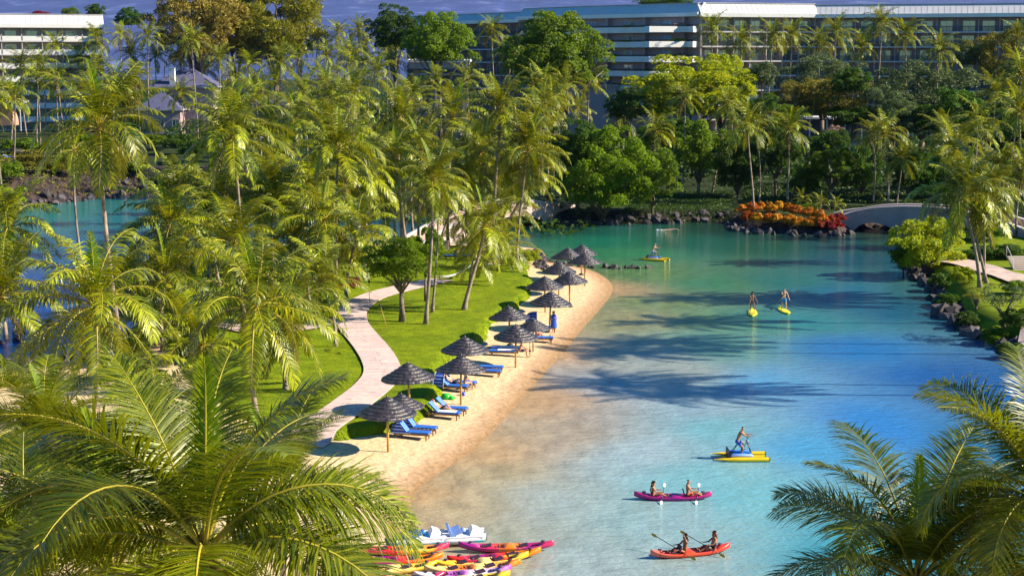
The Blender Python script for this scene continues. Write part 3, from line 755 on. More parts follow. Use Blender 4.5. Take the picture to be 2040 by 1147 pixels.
palm(463, 272, 116, 'palm crown right of the blue roofed house, bright green and upright', Rm=4.3, lean=.3)
palm(450, 222, 66, 'palm with recurved yellow fronds in front of the blue roofed house', Rm=4.1)
palm(673, 298, 96, 'palm with orange crown heart in the upper middle of the grove', Rm=4.2)
palm(660, 200, 68, 'palm rising behind the one with the orange crown heart', Rm=4.0)
palm(722, 345, 86, 'palm left of the round lawn tree, second crown row', Rm=4.1)
palm(775, 385, 78, 'palm standing over the top of the round lawn tree', Rm=4.1)
palm(862, 362, 84, 'palm whose straight trunk passes right of the round lawn tree', base=(848, 645))
palm(872, 395, 70, 'palm with darker trunk just left of the straight-trunked lawn palm', base=(861, 622))
palm(965, 455, 82, 'leaning palm alone on the open lawn, its foot towards the beach', base=(924, 617), rad=.19)
palm(946, 505, 62, 'short palm behind the leaning lawn palm, beside the hammock', base=(936, 566))
palm(1000, 495, 60, 'short palm nearest the dark umbrellas, its fronds over the lawn edge', base=(993, 535))
palm(902, 236, 78, 'tall slim palm left of the centre pair, trunk clear against the grove', Rm=4.1, lean=-.6)
palm(998, 220, 86, 'tallest palm at the centre, above the leaning lawn palm', Rm=4.2, lean=-.9, rad=.19)
palm(794, 238, 76, 'tall palm left of the slim centre palm, below the white beam pergola', Rm=4.1, lean=.6)
palm(957, 306, 80, 'palm crown tucked below the tallest centre palm', Rm=4.1, lean=.2)
palm(1050, 300, 86, 'palm at the right end of the grove with fronds hanging over the lagoon', Rm=4.2, lean=-1.0)
palm(1060, 348, 72, 'lower palm under the one hanging over the lagoon', base=(980, 510))
palm(1008, 350, 72, 'palm behind the leaning lawn palm with pale trunk', base=(905, 508))
palm(925, 350, 68, 'palm with leaning pale trunk beside the square stone box', base=(870, 515))
palm(822, 300, 70, 'palm between the slim centre palm and the round lawn tree', Rm=4.1)
palm(745, 292, 72, 'palm left of centre, over the second crown row', Rm=4.1)
palm(560, 322, 84, 'palm just right of the white garden arch', Rm=4.1)
palm(352, 395, 92, 'palm in front of the right end of the black lava bank', Rm=4.1)
palm(250, 560, 92, 'palm left of the middle, rising from the blue channel shore', Rm=4.0)
palm(400, 690, 120, 'palm low in the grove behind the largest foreground crown', Rm=4.1)
palm(290, 650, 110, 'palm beside the blue water behind the largest foreground crown', Rm=4.1)
palm(640, 560, 84, 'palm whose trunk stands beside the path fork', base=(668, 690))
# ---- mainland palms behind the lagoon, right half
for a in [
 (1242, 237, 44, 'palm with pale stubby fronds left of the bright yellow green tree', None),
 (1306, 262, 47, 'dark palm in front of the low hedge behind the lagoon', (1302, 402)),
 (1364, 196, 44, 'palm with a tall thin trunk just left of the three shore palms', (1358, 392)),
 (1450, 212, 46, 'palm with strongly leaning trunk behind the ivy bank', (1418, 388)),
 (1489, 252, 60, 'tall shore palm rising from the left end of the orange croton bed', (1502, 428)),
 (1508, 262, 44, 'slender shore palm close behind the one in the croton bed', (1512, 408)),
 (1572, 258, 52, 'palm standing alone behind the middle of the orange croton bed', (1568, 407)),
 (1760, 268, 56, 'palm with curved trunk left of the bridge, the taller of the bridge pair', (1768, 412)),
 (1738, 272, 42, 'thin straight palm just left of the bridge', (1738, 405)),
 (1798, 318, 46, 'short palm with leaning trunk where the bridge begins', (1786, 412)),
 (1878, 268, 58, 'dark palm above the bridge, left of the big bank palm', None),
 (1950, 250, 64, 'palm above the big right bank palm', None),
 (1982, 190, 52, 'palm near the right edge, above the bridge end', None),
 (2028, 225, 72, 'palm cut by the right edge above the bridge end', None),
 (2034, 150, 62, 'palm at the right edge, highest below the hotel', None),
 (1990, 335, 60, 'palm crown behind the big right bank palm, over the bridge', (2000, 470)),
 (2036, 345, 60, 'palm cut by the right edge over the bridge', (2024, 472)),
 ]: palm(*a[:4], base=a[4])
palm(1921, 392, 104, 'big palm on the right bank beside the lagoon, the tallest of its clump', base=(1952, 574), n=27)
palm(1936, 402, 88, 'second trunk of the right bank clump, curving beside the big palm', base=(1966, 566))
palm(1962, 398, 80, 'straight dark palm of the right bank clump', base=(1960, 562), rad=.13)
palm(1902, 300, 70, 'palm leaning over the bridge from the right bank', base=(1978, 500))
for x, y, b, l in [(1597, 398, 418, 'leftmost of three little feathery palms in the croton bed'), (1636, 404, 428, 'middle one of three little feathery palms in the croton bed'), (1666, 410, 432, 'rightmost of three little feathery palms in the croton bed'), (1746, 386, 404, 'small stubby palm beside the bridge end'), (1744, 366, 400, 'tiny tuft palm on a thin stem beside the bridge end')]:
    palm(x, y, 22, l, base=(x, b), n=13, rad=.09, nuts=False)
# palms on the bank just outside the picture, whose shade falls over the lagoon
for i, (x, y, h) in enumerate([(41, 96, 20), (43, 106, 21), (44.5, 110, 20), (42, 93, 18), (50, 131, 20), (47, 119, 19)]):
    z = gz(x, y); v = Vector((x, y, z + h)) - Vector((0, 0, H)); k = F / v.dot(Vector((0, cp, -sp))); 
    px_ = CX + v.x * k; py_ = CY - v.dot(Vector((0, sp, cp))) * k
    palm(px_, py_, 4.1 * F / y, 'coconut palm on the right bank beyond the edge of the view', group='palms on the right bank out of view', lod=1, lean=.8)
# ---- palms in front of the hotel (far, small)
HOT = [(1419, 60, 33), (1476, 84, 38), (1539, 74, 35), (1577, 74, 34), (1608, 88, 30), (1632, 88, 33), (1666, 66, 36), (1718, 98, 34), (1757, 48, 37), (1804, 70, 34), (1855, 78, 32), (1871, 102, 40), (1941, 64, 30), (1917, 88, 30), (1830, 96, 30), (1512, 100, 28), (1980, 84, 30), (2027, 76, 36), (1690, 92, 28)]
DH = ['just right of the hotel corner', 'broad crown, second right of the hotel corner', 'over the fourth window bay from the hotel corner', 'close beside another tall one over the hotel balconies', 'low between two taller ones before the balconies',
 'fuller crown left of the slim leaning one', 'slim leaning trunk, crown touching the white fascia', 'dark, with a bare straight trunk before the balconies', 'tallest of the hotel row, crown above the roof edge', 'right neighbour of the tallest in the hotel row',
 'small, behind the broad dark crown at the hotel', 'broad dark crown at the right half of the hotel', 'small crown high against the right hotel windows', 'lower one under the small high crown at right', 'short one between the tallest and the broad dark crown',
 'small low one between the corner pair and the balconies', 'behind the grey green trees at the far right', 'at the right edge before the hotel roof', 'small low one just left of the dark straight-trunked one']
for (x, y, r), d in zip(HOT, DH): palm(x, y, r * 1.14, 'hotel row palm, ' + d, Rm=3.7, lod=0, n=27, group='palms in front of the hotel')
# ---- upper left grove across the channel (far)
FARP = [(41, 132, 36, 'below the left hotel wing, leftmost tall crown'), (20, 189, 40, 'at the left edge before the pink garden arch'), (89, 100, 32, 'before the left wing balconies'), (192, 80, 36, 'at the right end of the left hotel wing'),
 (240, 72, 33, 'left of the brown feathery trees, rather low'), (295, 74, 37, 'wide crown before the first brown feathery tree'), (381, 84, 40, 'with a clear trunk before the brown feathery trees'), (400, 100, 30, 'small, touching the clear-trunked one'),
 (491, 82, 32, 'between the two brown feathery trees'), (519, 98, 33, 'right of the gap between the brown feathery trees'), (563, 108, 34, 'under the second brown feathery tree'), (598, 92, 33, 'right under the second brown feathery tree'),
 (632, 82, 33, 'at the right foot of the second feathery tree'), (673, 68, 33, 'left of the dark broadleaf pair'), (360, 120, 33, 'just above the white chimney'), (309, 115, 34, 'left of the white chimney'), (436, 122, 37, 'right of the white chimney'),
 (495, 130, 36, 'above the dark blue cottage'), (550, 160, 38, 'right above the dark blue cottage'), (508, 168, 34, 'before the dark blue cottage'), (360, 188, 38, 'half covering the house roof'), (462, 158, 35, 'between house and dark blue cottage'), (409, 140, 33, 'behind the house ridge'),
 (650, 115, 36, 'in the grove left of the pergola, high'), (687, 108, 34, 'left of the pergola, second crown'), (715, 60, 32, 'just left of the dark broadleaf pair, high'), (790, 102, 34, 'under the dark broadleaf pair'), (728, 88, 32, 'left below the dark broadleaf pair'),
 (752, 147, 46, 'left of the pergola, full crown'), (979, 60, 36, 'between the roof wing and the big round tree'), (1007, 114, 42, 'right of the pergola'), (1045, 150, 42, 'under the left side of the big round tree'), (1075, 140, 36, 'under the middle of the big round tree'),
 (1173, 165, 42, 'with slim trunk under the right side of the big round tree'), (1089, 222, 50, 'low, left of the mangrove'), (1151, 222, 38, 'low, above the mangrove'), (704, 192, 60, 'in the mid grove left of the pergola foot'), (610, 185, 44, 'right of the dark blue cottage'),
 (590, 235, 56, 'below right of the dark blue cottage'), (870, 165, 44, 'before the pergola opening'), (930, 160, 44, 'before the right pergola post'), (120, 150, 34, 'behind the tallest left palm'), (70, 165, 34, 'left behind the tallest left palm'), (270, 150, 36, 'right behind the tallest left palm'),
 (330, 90, 32, 'in front of the gap left of the feathery trees'), (160, 120, 34, 'above the tallest left palm'), (820, 200, 56, 'between pergola and slim centre palm'), (640, 250, 66, 'above the palm with the orange heart'), (1110, 180, 44, 'below the centre of the big round tree'), (540, 232, 50, 'over the white garden arch'),
 (455, 92, 32, 'left foot of the second feathery tree'), (725, 130, 38, 'left of the pergola, behind the full crown'), (260, 110, 34, 'behind the left wing end, lower row'), (15, 95, 30, 'at the left edge before the hotel wing')]
for x, y, r, d in FARP: palm(x, y, r, 'far grove palm, ' + d, Rm=3.7, lod=0 if r < 50 else 1, group='palms of the far grove')
rr = random.Random(12)
for i in range(46):
    x = rr.uniform(-60, 1130); y = 95 + rr.random() * 150; s = 8.6 + (y - 60) * .036 + rr.uniform(-.5, .5)
    if 285 < x < 410 and y > 110: continue
    if 820 < x < 940 and y < 200: continue
    c = atS(x, y, s)
    if gz(c.x, c.y) < .3: continue
    palm(x, y, s * 3.8, 'one of the crowded far grove crowns with nothing to tell it apart', Rm=3.8, lod=0, n=17, group='crowded palms deep in the far grove')
rr = random.Random(44)
for i in range(14):
    x = rr.uniform(330, 860); y = rr.uniform(275, 520); s = 19 + (y - 280) * .028
    c = atS(x, y, s); 
    if float(z_isl(np.array([c.x]), np.array([c.y]))[0]) < .25 or y > 300 + (860 - x) * .8: continue
    palm(x, y, s * 3.9, 'one of the crowded island grove crowns that merge between their neighbours', Rm=3.9, lod=1, n=22, group='crowded palms in the island grove')
palm(1010, 412, 66, 'low palm in front of the pale footbridge at the centre', base=(975, 492))
palm(930, 425, 62, 'low palm with fronds over the pale footbridge, left one', base=(935, 490))
for x, y, rx, ry, k, t, l in [(1890, 600, 30, 16, 'bush', 'dark', 'dark shrub on the rocks below the palm clump'), (1925, 640, 34, 18, 'bush', 'dark', 'dark low shrub on the right bank by the boulders'), (1985, 668, 40, 18, 'bush', 'mid', 'green low shrub above the black rocks at the right edge'), (2030, 640, 36, 26, 'bush', 'dark', 'dark shrub at the right edge beside the walk'),
   (1880, 560, 32, 18, 'bush', 'dark', 'dark shrub under the leaning bright green tree'), (2020, 700, 34, 18, 'bush', 'dark', 'dark shrub on the lowest rocks at the right edge'), (2025, 575, 30, 18, 'bush', 'mid', 'green shrub between the two walks at the right edge'), (1870, 452, 40, 16, 'bush', 'dark', 'dark shrub under the bridge crest'), (1960, 468, 50, 16, 'bush', 'dark', 'dark shrub at the foot of the bridge wall')]:
    tree('shrub', x, y, rx, ry, k, t, l, 'shrub', basey=y + ry * .8, trunk=False)
# ---- broadleaf trees
tree('shade_tree', 1110, 118, 125, 98, 'big', 'mid', 'huge round dark green tree in front of the hotel terraces', s=11.5, trunk=True)
tree('shade_tree', 786, 66, 60, 54, 'big', 'dark', 'dark broadleaf tree left of the pair above the white beam pergola', s=10.5)
tree('shade_tree', 876, 88, 78, 66, 'big', 'mid', 'green broadleaf tree right of the pair above the white beam pergola', s=10.8)
tree('ironwood_tree', 390, 45, 105, 95, 'cas', 'brown', 'brown feathery tree, left of the two tall ones', s=9.3)
tree('ironwood_tree', 548, 42, 112, 98, 'cas', 'olive', 'olive feathery tree, right of the two tall ones', s=9.0)
tree('ironwood_tree', 470, 60, 60, 70, 'cas', 'brown', 'low brown feathery tree between the two tall ones', s=8.8)
tree('shade_tree', 255, 38, 30, 24, 'big', 'dark', 'small dark tree against the mountain behind the left wing', s=8.5)
tree('shade_tree', 192, 22, 20, 14, 'round', 'dark', 'dark tree top showing over the left hotel wing roof', s=8)
tree('shade_tree', 140, 26, 22, 12, 'round', 'mid', 'green tree top showing over the left hotel wing roof', s=8)
tree('flame_tree', 78, 30, 24, 8, 'round', 'red', 'dull red tree top showing over the left hotel wing roof', s=8)
tree('shade_tree', 1320, 5, 75, 13, 'big', 'dark', 'dark tree row top showing over the hotel corner roof', s=7.6)
tree('rain_tree', 1370, 190, 138, 74, 'big', 'bright', 'bright yellow green tree below the hotel terraces', s=12.2)
tree('rain_tree', 1440, 172, 76, 66, 'big', 'bright', 'right shoulder tree joined to the bright yellow green one', s=11.9)
tree('olive_tree', 1640, 160, 92, 52, 'airy', 'grey', 'grey green airy tree before the hotel lower floors', s=11.6)
tree('olive_tree', 1668, 196, 92, 58, 'airy', 'olive', 'rounded olive yellow tree below the grey green airy one', s=12.2)
tree('olive_tree', 1580, 205, 50, 44, 'airy', 'olive', 'small olive tree left of the rounded olive yellow one', s=12.2)
tree('olive_tree', 1840, 188, 122, 76, 'airy', 'grey', 'wide grey green tree at right before the hotel', s=12)
tree('olive_tree', 1765, 215, 62, 48, 'airy', 'grey', 'grey green tree between the olive yellow and the wide one', s=12.4)
tree('rain_tree', 1785, 178, 26, 18, 'airy', 'bright', 'small yellow tree top left of the wide grey green tree', s=11.7)
tree('olive_tree', 1985, 122, 74, 60, 'airy', 'olive', 'brownish green tree at right before the hotel windows', s=11)
tree('olive_tree', 1925, 110, 42, 34, 'airy', 'grey', 'grey tree low before the right hotel windows', s=11)
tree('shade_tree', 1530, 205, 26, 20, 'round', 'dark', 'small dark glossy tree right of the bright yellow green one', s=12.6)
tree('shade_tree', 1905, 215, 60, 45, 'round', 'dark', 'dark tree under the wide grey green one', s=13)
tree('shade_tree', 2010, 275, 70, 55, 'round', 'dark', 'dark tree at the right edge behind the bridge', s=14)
tree('mangrove', 1200, 352, 128, 106, 'big', 'mid', 'big rounded shore tree leaning over the lagoon rocks', basey=443, depth=.8)
tree('mangrove', 1150, 300, 70, 60, 'big', 'dark', 'darker crown behind the left of the big rounded shore tree', basey=425)
tree('shade_tree', 1300, 350, 62, 60, 'round', 'mid', 'yellowish bush tree right of the big rounded shore tree', basey=425)
tree('shade_tree', 1392, 300, 66, 62, 'round', 'mid', 'leafy tree behind the ivy bank, left one', basey=392)
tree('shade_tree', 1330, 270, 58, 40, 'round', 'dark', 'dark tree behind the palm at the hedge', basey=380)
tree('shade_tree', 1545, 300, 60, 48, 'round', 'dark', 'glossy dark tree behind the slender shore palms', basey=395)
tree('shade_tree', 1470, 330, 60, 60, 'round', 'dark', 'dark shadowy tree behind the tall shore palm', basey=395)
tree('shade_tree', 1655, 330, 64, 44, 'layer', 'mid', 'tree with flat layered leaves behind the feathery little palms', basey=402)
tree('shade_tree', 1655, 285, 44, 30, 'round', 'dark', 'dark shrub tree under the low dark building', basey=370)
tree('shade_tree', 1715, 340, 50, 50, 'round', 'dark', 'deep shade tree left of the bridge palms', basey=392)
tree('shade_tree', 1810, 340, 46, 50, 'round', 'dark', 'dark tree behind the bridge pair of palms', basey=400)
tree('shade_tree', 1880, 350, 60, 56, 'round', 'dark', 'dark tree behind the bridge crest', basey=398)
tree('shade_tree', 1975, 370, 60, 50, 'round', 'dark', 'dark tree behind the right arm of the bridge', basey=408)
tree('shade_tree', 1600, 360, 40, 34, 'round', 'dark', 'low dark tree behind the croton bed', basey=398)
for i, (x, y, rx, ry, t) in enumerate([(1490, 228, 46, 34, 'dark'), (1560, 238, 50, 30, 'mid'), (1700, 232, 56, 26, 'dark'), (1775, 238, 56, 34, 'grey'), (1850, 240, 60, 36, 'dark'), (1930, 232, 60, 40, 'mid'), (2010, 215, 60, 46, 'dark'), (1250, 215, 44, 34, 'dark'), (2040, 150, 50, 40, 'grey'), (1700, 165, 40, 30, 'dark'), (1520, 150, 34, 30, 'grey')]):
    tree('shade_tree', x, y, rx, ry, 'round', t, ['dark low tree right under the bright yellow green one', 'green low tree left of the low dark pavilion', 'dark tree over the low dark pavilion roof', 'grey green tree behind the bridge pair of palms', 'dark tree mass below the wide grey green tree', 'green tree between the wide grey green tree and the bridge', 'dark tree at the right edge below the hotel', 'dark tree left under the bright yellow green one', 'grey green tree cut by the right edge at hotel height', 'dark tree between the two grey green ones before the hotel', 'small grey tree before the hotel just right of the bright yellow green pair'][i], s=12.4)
tree('frangipani', 1662, 262, 28, 14, 'sparse', 'pink', 'bare pinkish twiggy tree below the low dark building', s=13.2)
tree('sea_grape', 1846, 490, 88, 62, 'round', 'bright', 'bright green tree leaning over the water from the right bank', basey=545, depth=.8)
tree('sea_grape', 1800, 510, 34, 30, 'round', 'mid', 'darker left shoulder of leaves over the water at the right bank', basey=548)
tree('shrub', 1912, 553, 27, 21, 'bush', 'bright', 'round bright bush below the overhanging right bank tree', 'shrub', basey=572, trunk=False)
tree('frangipani', 2000, 598, 62, 38, 'sparse', 'grey', 'sparse grey twiggy tree at the right bank', basey=655, multi=2)
tree('frangipani', 1945, 590, 30, 22, 'sparse', 'olive', 'small sparse twiggy shrub at the foot of the palm clump', basey=618)
tree('hedge', 1990, 505, 56, 20, 'bush', 'dark', 'clipped dark hedge beside the right bank steps', 'hedge', basey=516, trunk=False)
tree('hedge', 1945, 508, 34, 16, 'bush', 'dark', 'left end of the dark hedge beside the right bank steps', 'hedge', basey=518, trunk=False)
tree('kamani_tree', 800, 522, 76, 50, 'round', 'mid', 'round green tree with forked pale trunk alone on the lawn', basey=640, multi=3, tr=.17, depth=.9)
tree('kamani_tree', 848, 500, 42, 44, 'bush', 'mid', 'lighter leafy shoulder behind the round lawn tree', basey=600, tr=.10)
tree('shrub', 1057, 512, 22, 17, 'bush', 'bright', 'bright bush between lawn and the black rock spit', 'shrub', basey=524, trunk=False)
tree('shrub', 250, 185, 48, 50, 'airy', 'olive', 'tall light shrub right behind the tallest left palm', 'shrub', basey=300)
for x, y, rx, ry, k, t, l in [(300, 283, 44, 16, 'bush', 'mid', 'clipped green hedge before the house, left piece'), (352, 288, 40, 20, 'bush', 'dark', 'clipped hedge before the house, right shaded piece'), (395, 300, 44, 24, 'bush', 'dark', 'dark hedge end right of the house'),
  (25, 345, 34, 22, 'bush', 'mid', 'green shrub at the left edge on the lava bank'), (70, 325, 40, 20, 'bush', 'olive', 'olive shrub on the lava bank at left'), (120, 330, 40, 18, 'bush', 'olive', 'second olive shrub on the lava bank'), (170, 318, 42, 18, 'bush', 'olive', 'dry olive shrub behind the tall palm trunks'),
  (230, 325, 36, 15, 'bush', 'olive', 'dry shrub right of the tall palm trunk'), (270, 335, 24, 12, 'bush', 'mid', 'low green shrub at the right end of the lava bank'), (250, 305, 40, 16, 'bush', 'brown', 'brown shrub before the hedge'), (40, 292, 44, 18, 'bush', 'mid', 'green shrub beside the grey boulder and loungers'),
  (110, 296, 34, 15, 'bush', 'mid', 'green shrub right of the grey boulder'), (12, 395, 40, 26, 'bush', 'bright', 'bright yellow green shrub at the left edge above the water'), (180, 280, 30, 12, 'bush', 'mid', 'small green shrub under the tall palm crown'),
  (500, 262, 46, 16, 'bush', 'dark', 'dark hedge below the dark blue cottage'), (560, 258, 10, 6, 'croton', 'red', 'small red plant beside the dark blue cottage')]:
    tree('shrub', x, y, rx, ry, k, t, l, 'shrub', basey=y + ry, trunk=False)
# ivy bank behind the lagoon, croton bed
def mass(name, label, cat, poly_px, z, n, leaf, matl, hgt, zf=gz, seed=1):
    g = np.random.default_rng(seed); p = P(*poly_px, z=z); x0, y0 = p.min(0); x1, y1 = p.max(0)
    X = g.uniform(x0, x1, n * 3); Y = g.uniform(y0, y1, n * 3); m = sdf(X, Y, p) > 0; X, Y = X[m][:n], Y[m][:n]
    Z = np.maximum(z_main(X, Y), z_isl(X, Y)) + hgt * (.25 + .9 * fbm(X * .8, Y * .8, seed)) * g.uniform(.55, 1.1, len(X))
    p3 = np.column_stack([X, Y, Z]); k = len(X)
    nr = g.normal(size=(k, 3)) * .6 + np.array([0, -.3, 1]); nr /= np.linalg.norm(nr, axis=1)[:, None]
    tg = np.cross(nr, g.normal(size=(k, 3))); tg /= np.linalg.norm(tg, axis=1)[:, None]; bt = np.cross(nr, tg)
    ln = (leaf * g.uniform(.6, 1.3, k))[:, None]
    V = np.stack([p3 - tg * ln * .5, p3 + bt * ln * .36, p3 + tg * ln * .5, p3 - bt * ln * .36], axis=1).reshape(-1, 3)
    o = put(name, npmesh(name, V, np.arange(k * 4).reshape(-1, 4), matl)); o['kind'] = 'stuff'
    if label: tag(o, label, cat)
    return o
mass('ivy_bank', 'dark green ground cover on the bank behind the lagoon', 'ground cover', [(1270, 385), (1460, 384), (1462, 440), (1300, 440), (1230, 430)], 1.6, 26000, .20, LM['deep'], .4, seed=2)
mass('ground_cover', 'low green and dry ground cover on top of the black lava bank', 'ground cover', [(-100, 330), (120, 300), (290, 305), (300, 335), (270, 345), (130, 352), (60, 358), (-100, 372)], 3.4, 9000, .38, LM['olive'], .5, seed=3)
mass('ground_cover', 'dark ground cover under the trees beyond the bridge', 'ground cover', [(1480, 372), (1700, 372), (2100, 400), (2100, 440), (1900, 410), (1690, 404), (1480, 412)], 1.6, 15000, .4, LM['deep'], .6, seed=4)
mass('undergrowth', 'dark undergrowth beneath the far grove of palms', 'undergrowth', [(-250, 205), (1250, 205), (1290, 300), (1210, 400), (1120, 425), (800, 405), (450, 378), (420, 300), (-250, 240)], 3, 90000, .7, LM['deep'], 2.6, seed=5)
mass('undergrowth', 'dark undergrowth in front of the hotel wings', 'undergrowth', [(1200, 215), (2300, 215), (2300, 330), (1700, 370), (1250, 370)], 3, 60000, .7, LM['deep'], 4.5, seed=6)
rr = random.Random(31); k = 0
for (x, y) in [(1482, 421), (1500, 418), (1518, 416), (1536, 419), (1553, 415), (1572, 420), (1590, 424), (1609, 428), (1627, 431), (1490, 436), (1511, 438), (1532, 440), (1553, 439), (1574, 443), (1595, 446), (1615, 448), (1640, 438)]:
    tree('croton', x, y - 2, 17, 14, 'croton', 'orange', 'orange and yellow croton bush in the flower bed on the point', 'croton', basey=y + 9, trunk=False, group='orange crotons on the point')
for (x, y) in [(1655, 440), (1668, 436), (1634, 450), (1652, 452), (1668, 450)]:
    tree('croton', x, y - 1, 14, 12, 'croton', 'red', 'red croton bush at the bridge end of the flower bed', 'croton', basey=y + 8, trunk=False, group='red crotons by the bridge')
for (x, y) in [(683, 566), (697, 570), (711, 566), (672, 573), (704, 559)]:
    tree('croton', x, y, 11, 7, 'croton', 'red', 'red leaved plant in the bed under the curved palm by the path', 'shrub', basey=y + 7, trunk=False, group='red plants by the path')
mass('ground_cover', 'dull brown soil plants of the bed by the path', 'ground cover', [(668, 572), (720, 566), (728, 580), (690, 588), (668, 588)], 1.0, 900, .12, LM['brown'], .12, seed=9)
mass('ground_cover', 'bright green edging plants where the bridge begins', 'ground cover', [(1688, 414), (1770, 408), (1768, 418), (1690, 424)], 1.8, 1500, .22, LM['mid'], .35, seed=10)

def tufts(name, label, n, hgt, matl, cond, x0, x1, y0, y1, zf, seed):
    g = np.random.default_rng(seed); X = g.uniform(x0, x1, n * 12); Y = g.uniform(y0, y1, n * 12); m = cond(X, Y); X, Y = X[m][:n], Y[m][:n]; Z = zf(X, Y); k = len(X)
    a = g.uniform(0, 6.28, k); dx, dy = np.cos(a), np.sin(a); h = hgt * g.uniform(.5, 1.4, k); b_ = np.column_stack([X, Y, Z - .02]); w_ = np.column_stack([dx, dy, 0 * dx]) * .05
    tp = b_ + np.column_stack([g.normal(0, .06, k), g.normal(0, .06, k), h])
    o = put(name, npmesh(name, np.stack([b_ - w_, b_ + w_, tp], 1).reshape(-1, 3), np.arange(k * 3).reshape(-1, 3), matl, k=3)); o['kind'] = 'stuff'; tag(o, label, 'grass')
M_BLADE = leafmat('grass_blade', (0.06, 0.16, 0.001), (0.26, 0.36, 0.002), (0.4, 0.5, 0.004), .3, .6, .2)
tufts('lawn_edge_grass', 'longer ragged grass along the edge of the lawn above the sand', 22000, .09, M_BLADE, lambda x, y: np.abs(sdf(x, y, LAWN) + 1.1 * (fbm(x * .55, y * .55, 31) - .5) + .1) < .5, -40, 8, 70, 165, z_lawn, 3)
tufts('grass', 'short blades of the lawn', 60000, .055, M_BLADE, lambda x, y: (sdf(x, y, LAWN) > .3), -30, 6, 72, 160, z_lawn, 4)
# ================================================================= BUILDINGS
M_WHITE = mat('white_fascia', (0.80, 0.79, 0.78), .55, .05, .4)
M_ROOF = mat('pale_metal_roof', (0.62, 0.60, 0.62), .5, .06, .6)
M_MAUVE = mat('mauve_plaster', (0.44, 0.33, 0.36), .85, .10, .5)
M_CREAM = mat('cream_plaster', (0.55, 0.46, 0.40), .85, .10, .5)
M_SLAB = mat('white_concrete', (0.58, 0.56, 0.58), .7, .06, .5)
M_DARK = mat('dark_rail', (0.025, 0.025, 0.035), .5)
M_FRAME = mat('window_frame', (0.55, 0.54, 0.55), .5)
M_PANE = mat('window_glass', (0.16, 0.28, 0.34), .05, spec=.9, metal=.55)
M_SLATE = mat('slate_roof', (0.09, 0.095, 0.19), .7, .25, 3, .4, 12)
M_BRIDGE = mat('bridge_concrete', (0.47, 0.34, 0.32), .85, .12, .8, .3, 10)
def win_mesh(w_, h_, name='window'):
    mb = MB(); t = .07
    mb.box(-w_ / 2, w_ / 2, -.05, .06, 0, t); mb.box(-w_ / 2, w_ / 2, -.05, .06, h_ - t, h_)
    for x in (-w_ / 2, -t / 2, w_ / 2 - t): mb.box(x, x + t, -.047, .057, t, h_ - t)
    return mb.mesh(name, [M_FRAME])
def pane_mesh(w_, h_):
    mb = MB(); mb.box(-w_ / 2 + .02, w_ / 2 - .02, 0, .02, .03, h_ - .03); return mb.mesh('pane', [M_PANE])
WINS = {(2.4, 2.1): None, (1.5, 1.5): None, (1.0, 1.5): None}
for k in WINS: WINS[k] = (win_mesh(*k), pane_mesh(*k))
def rail_mesh(L_):
    mb = MB(); mb.box(0, L_, -.03, .03, .98, 1.05); n = int(L_ / .22)
    for i in range(n + 1): mb.box(i * L_ / n - .035, i * L_ / n + .035, -.015, .015, 0, .98)
    return mb.mesh('railing', [M_DARK])
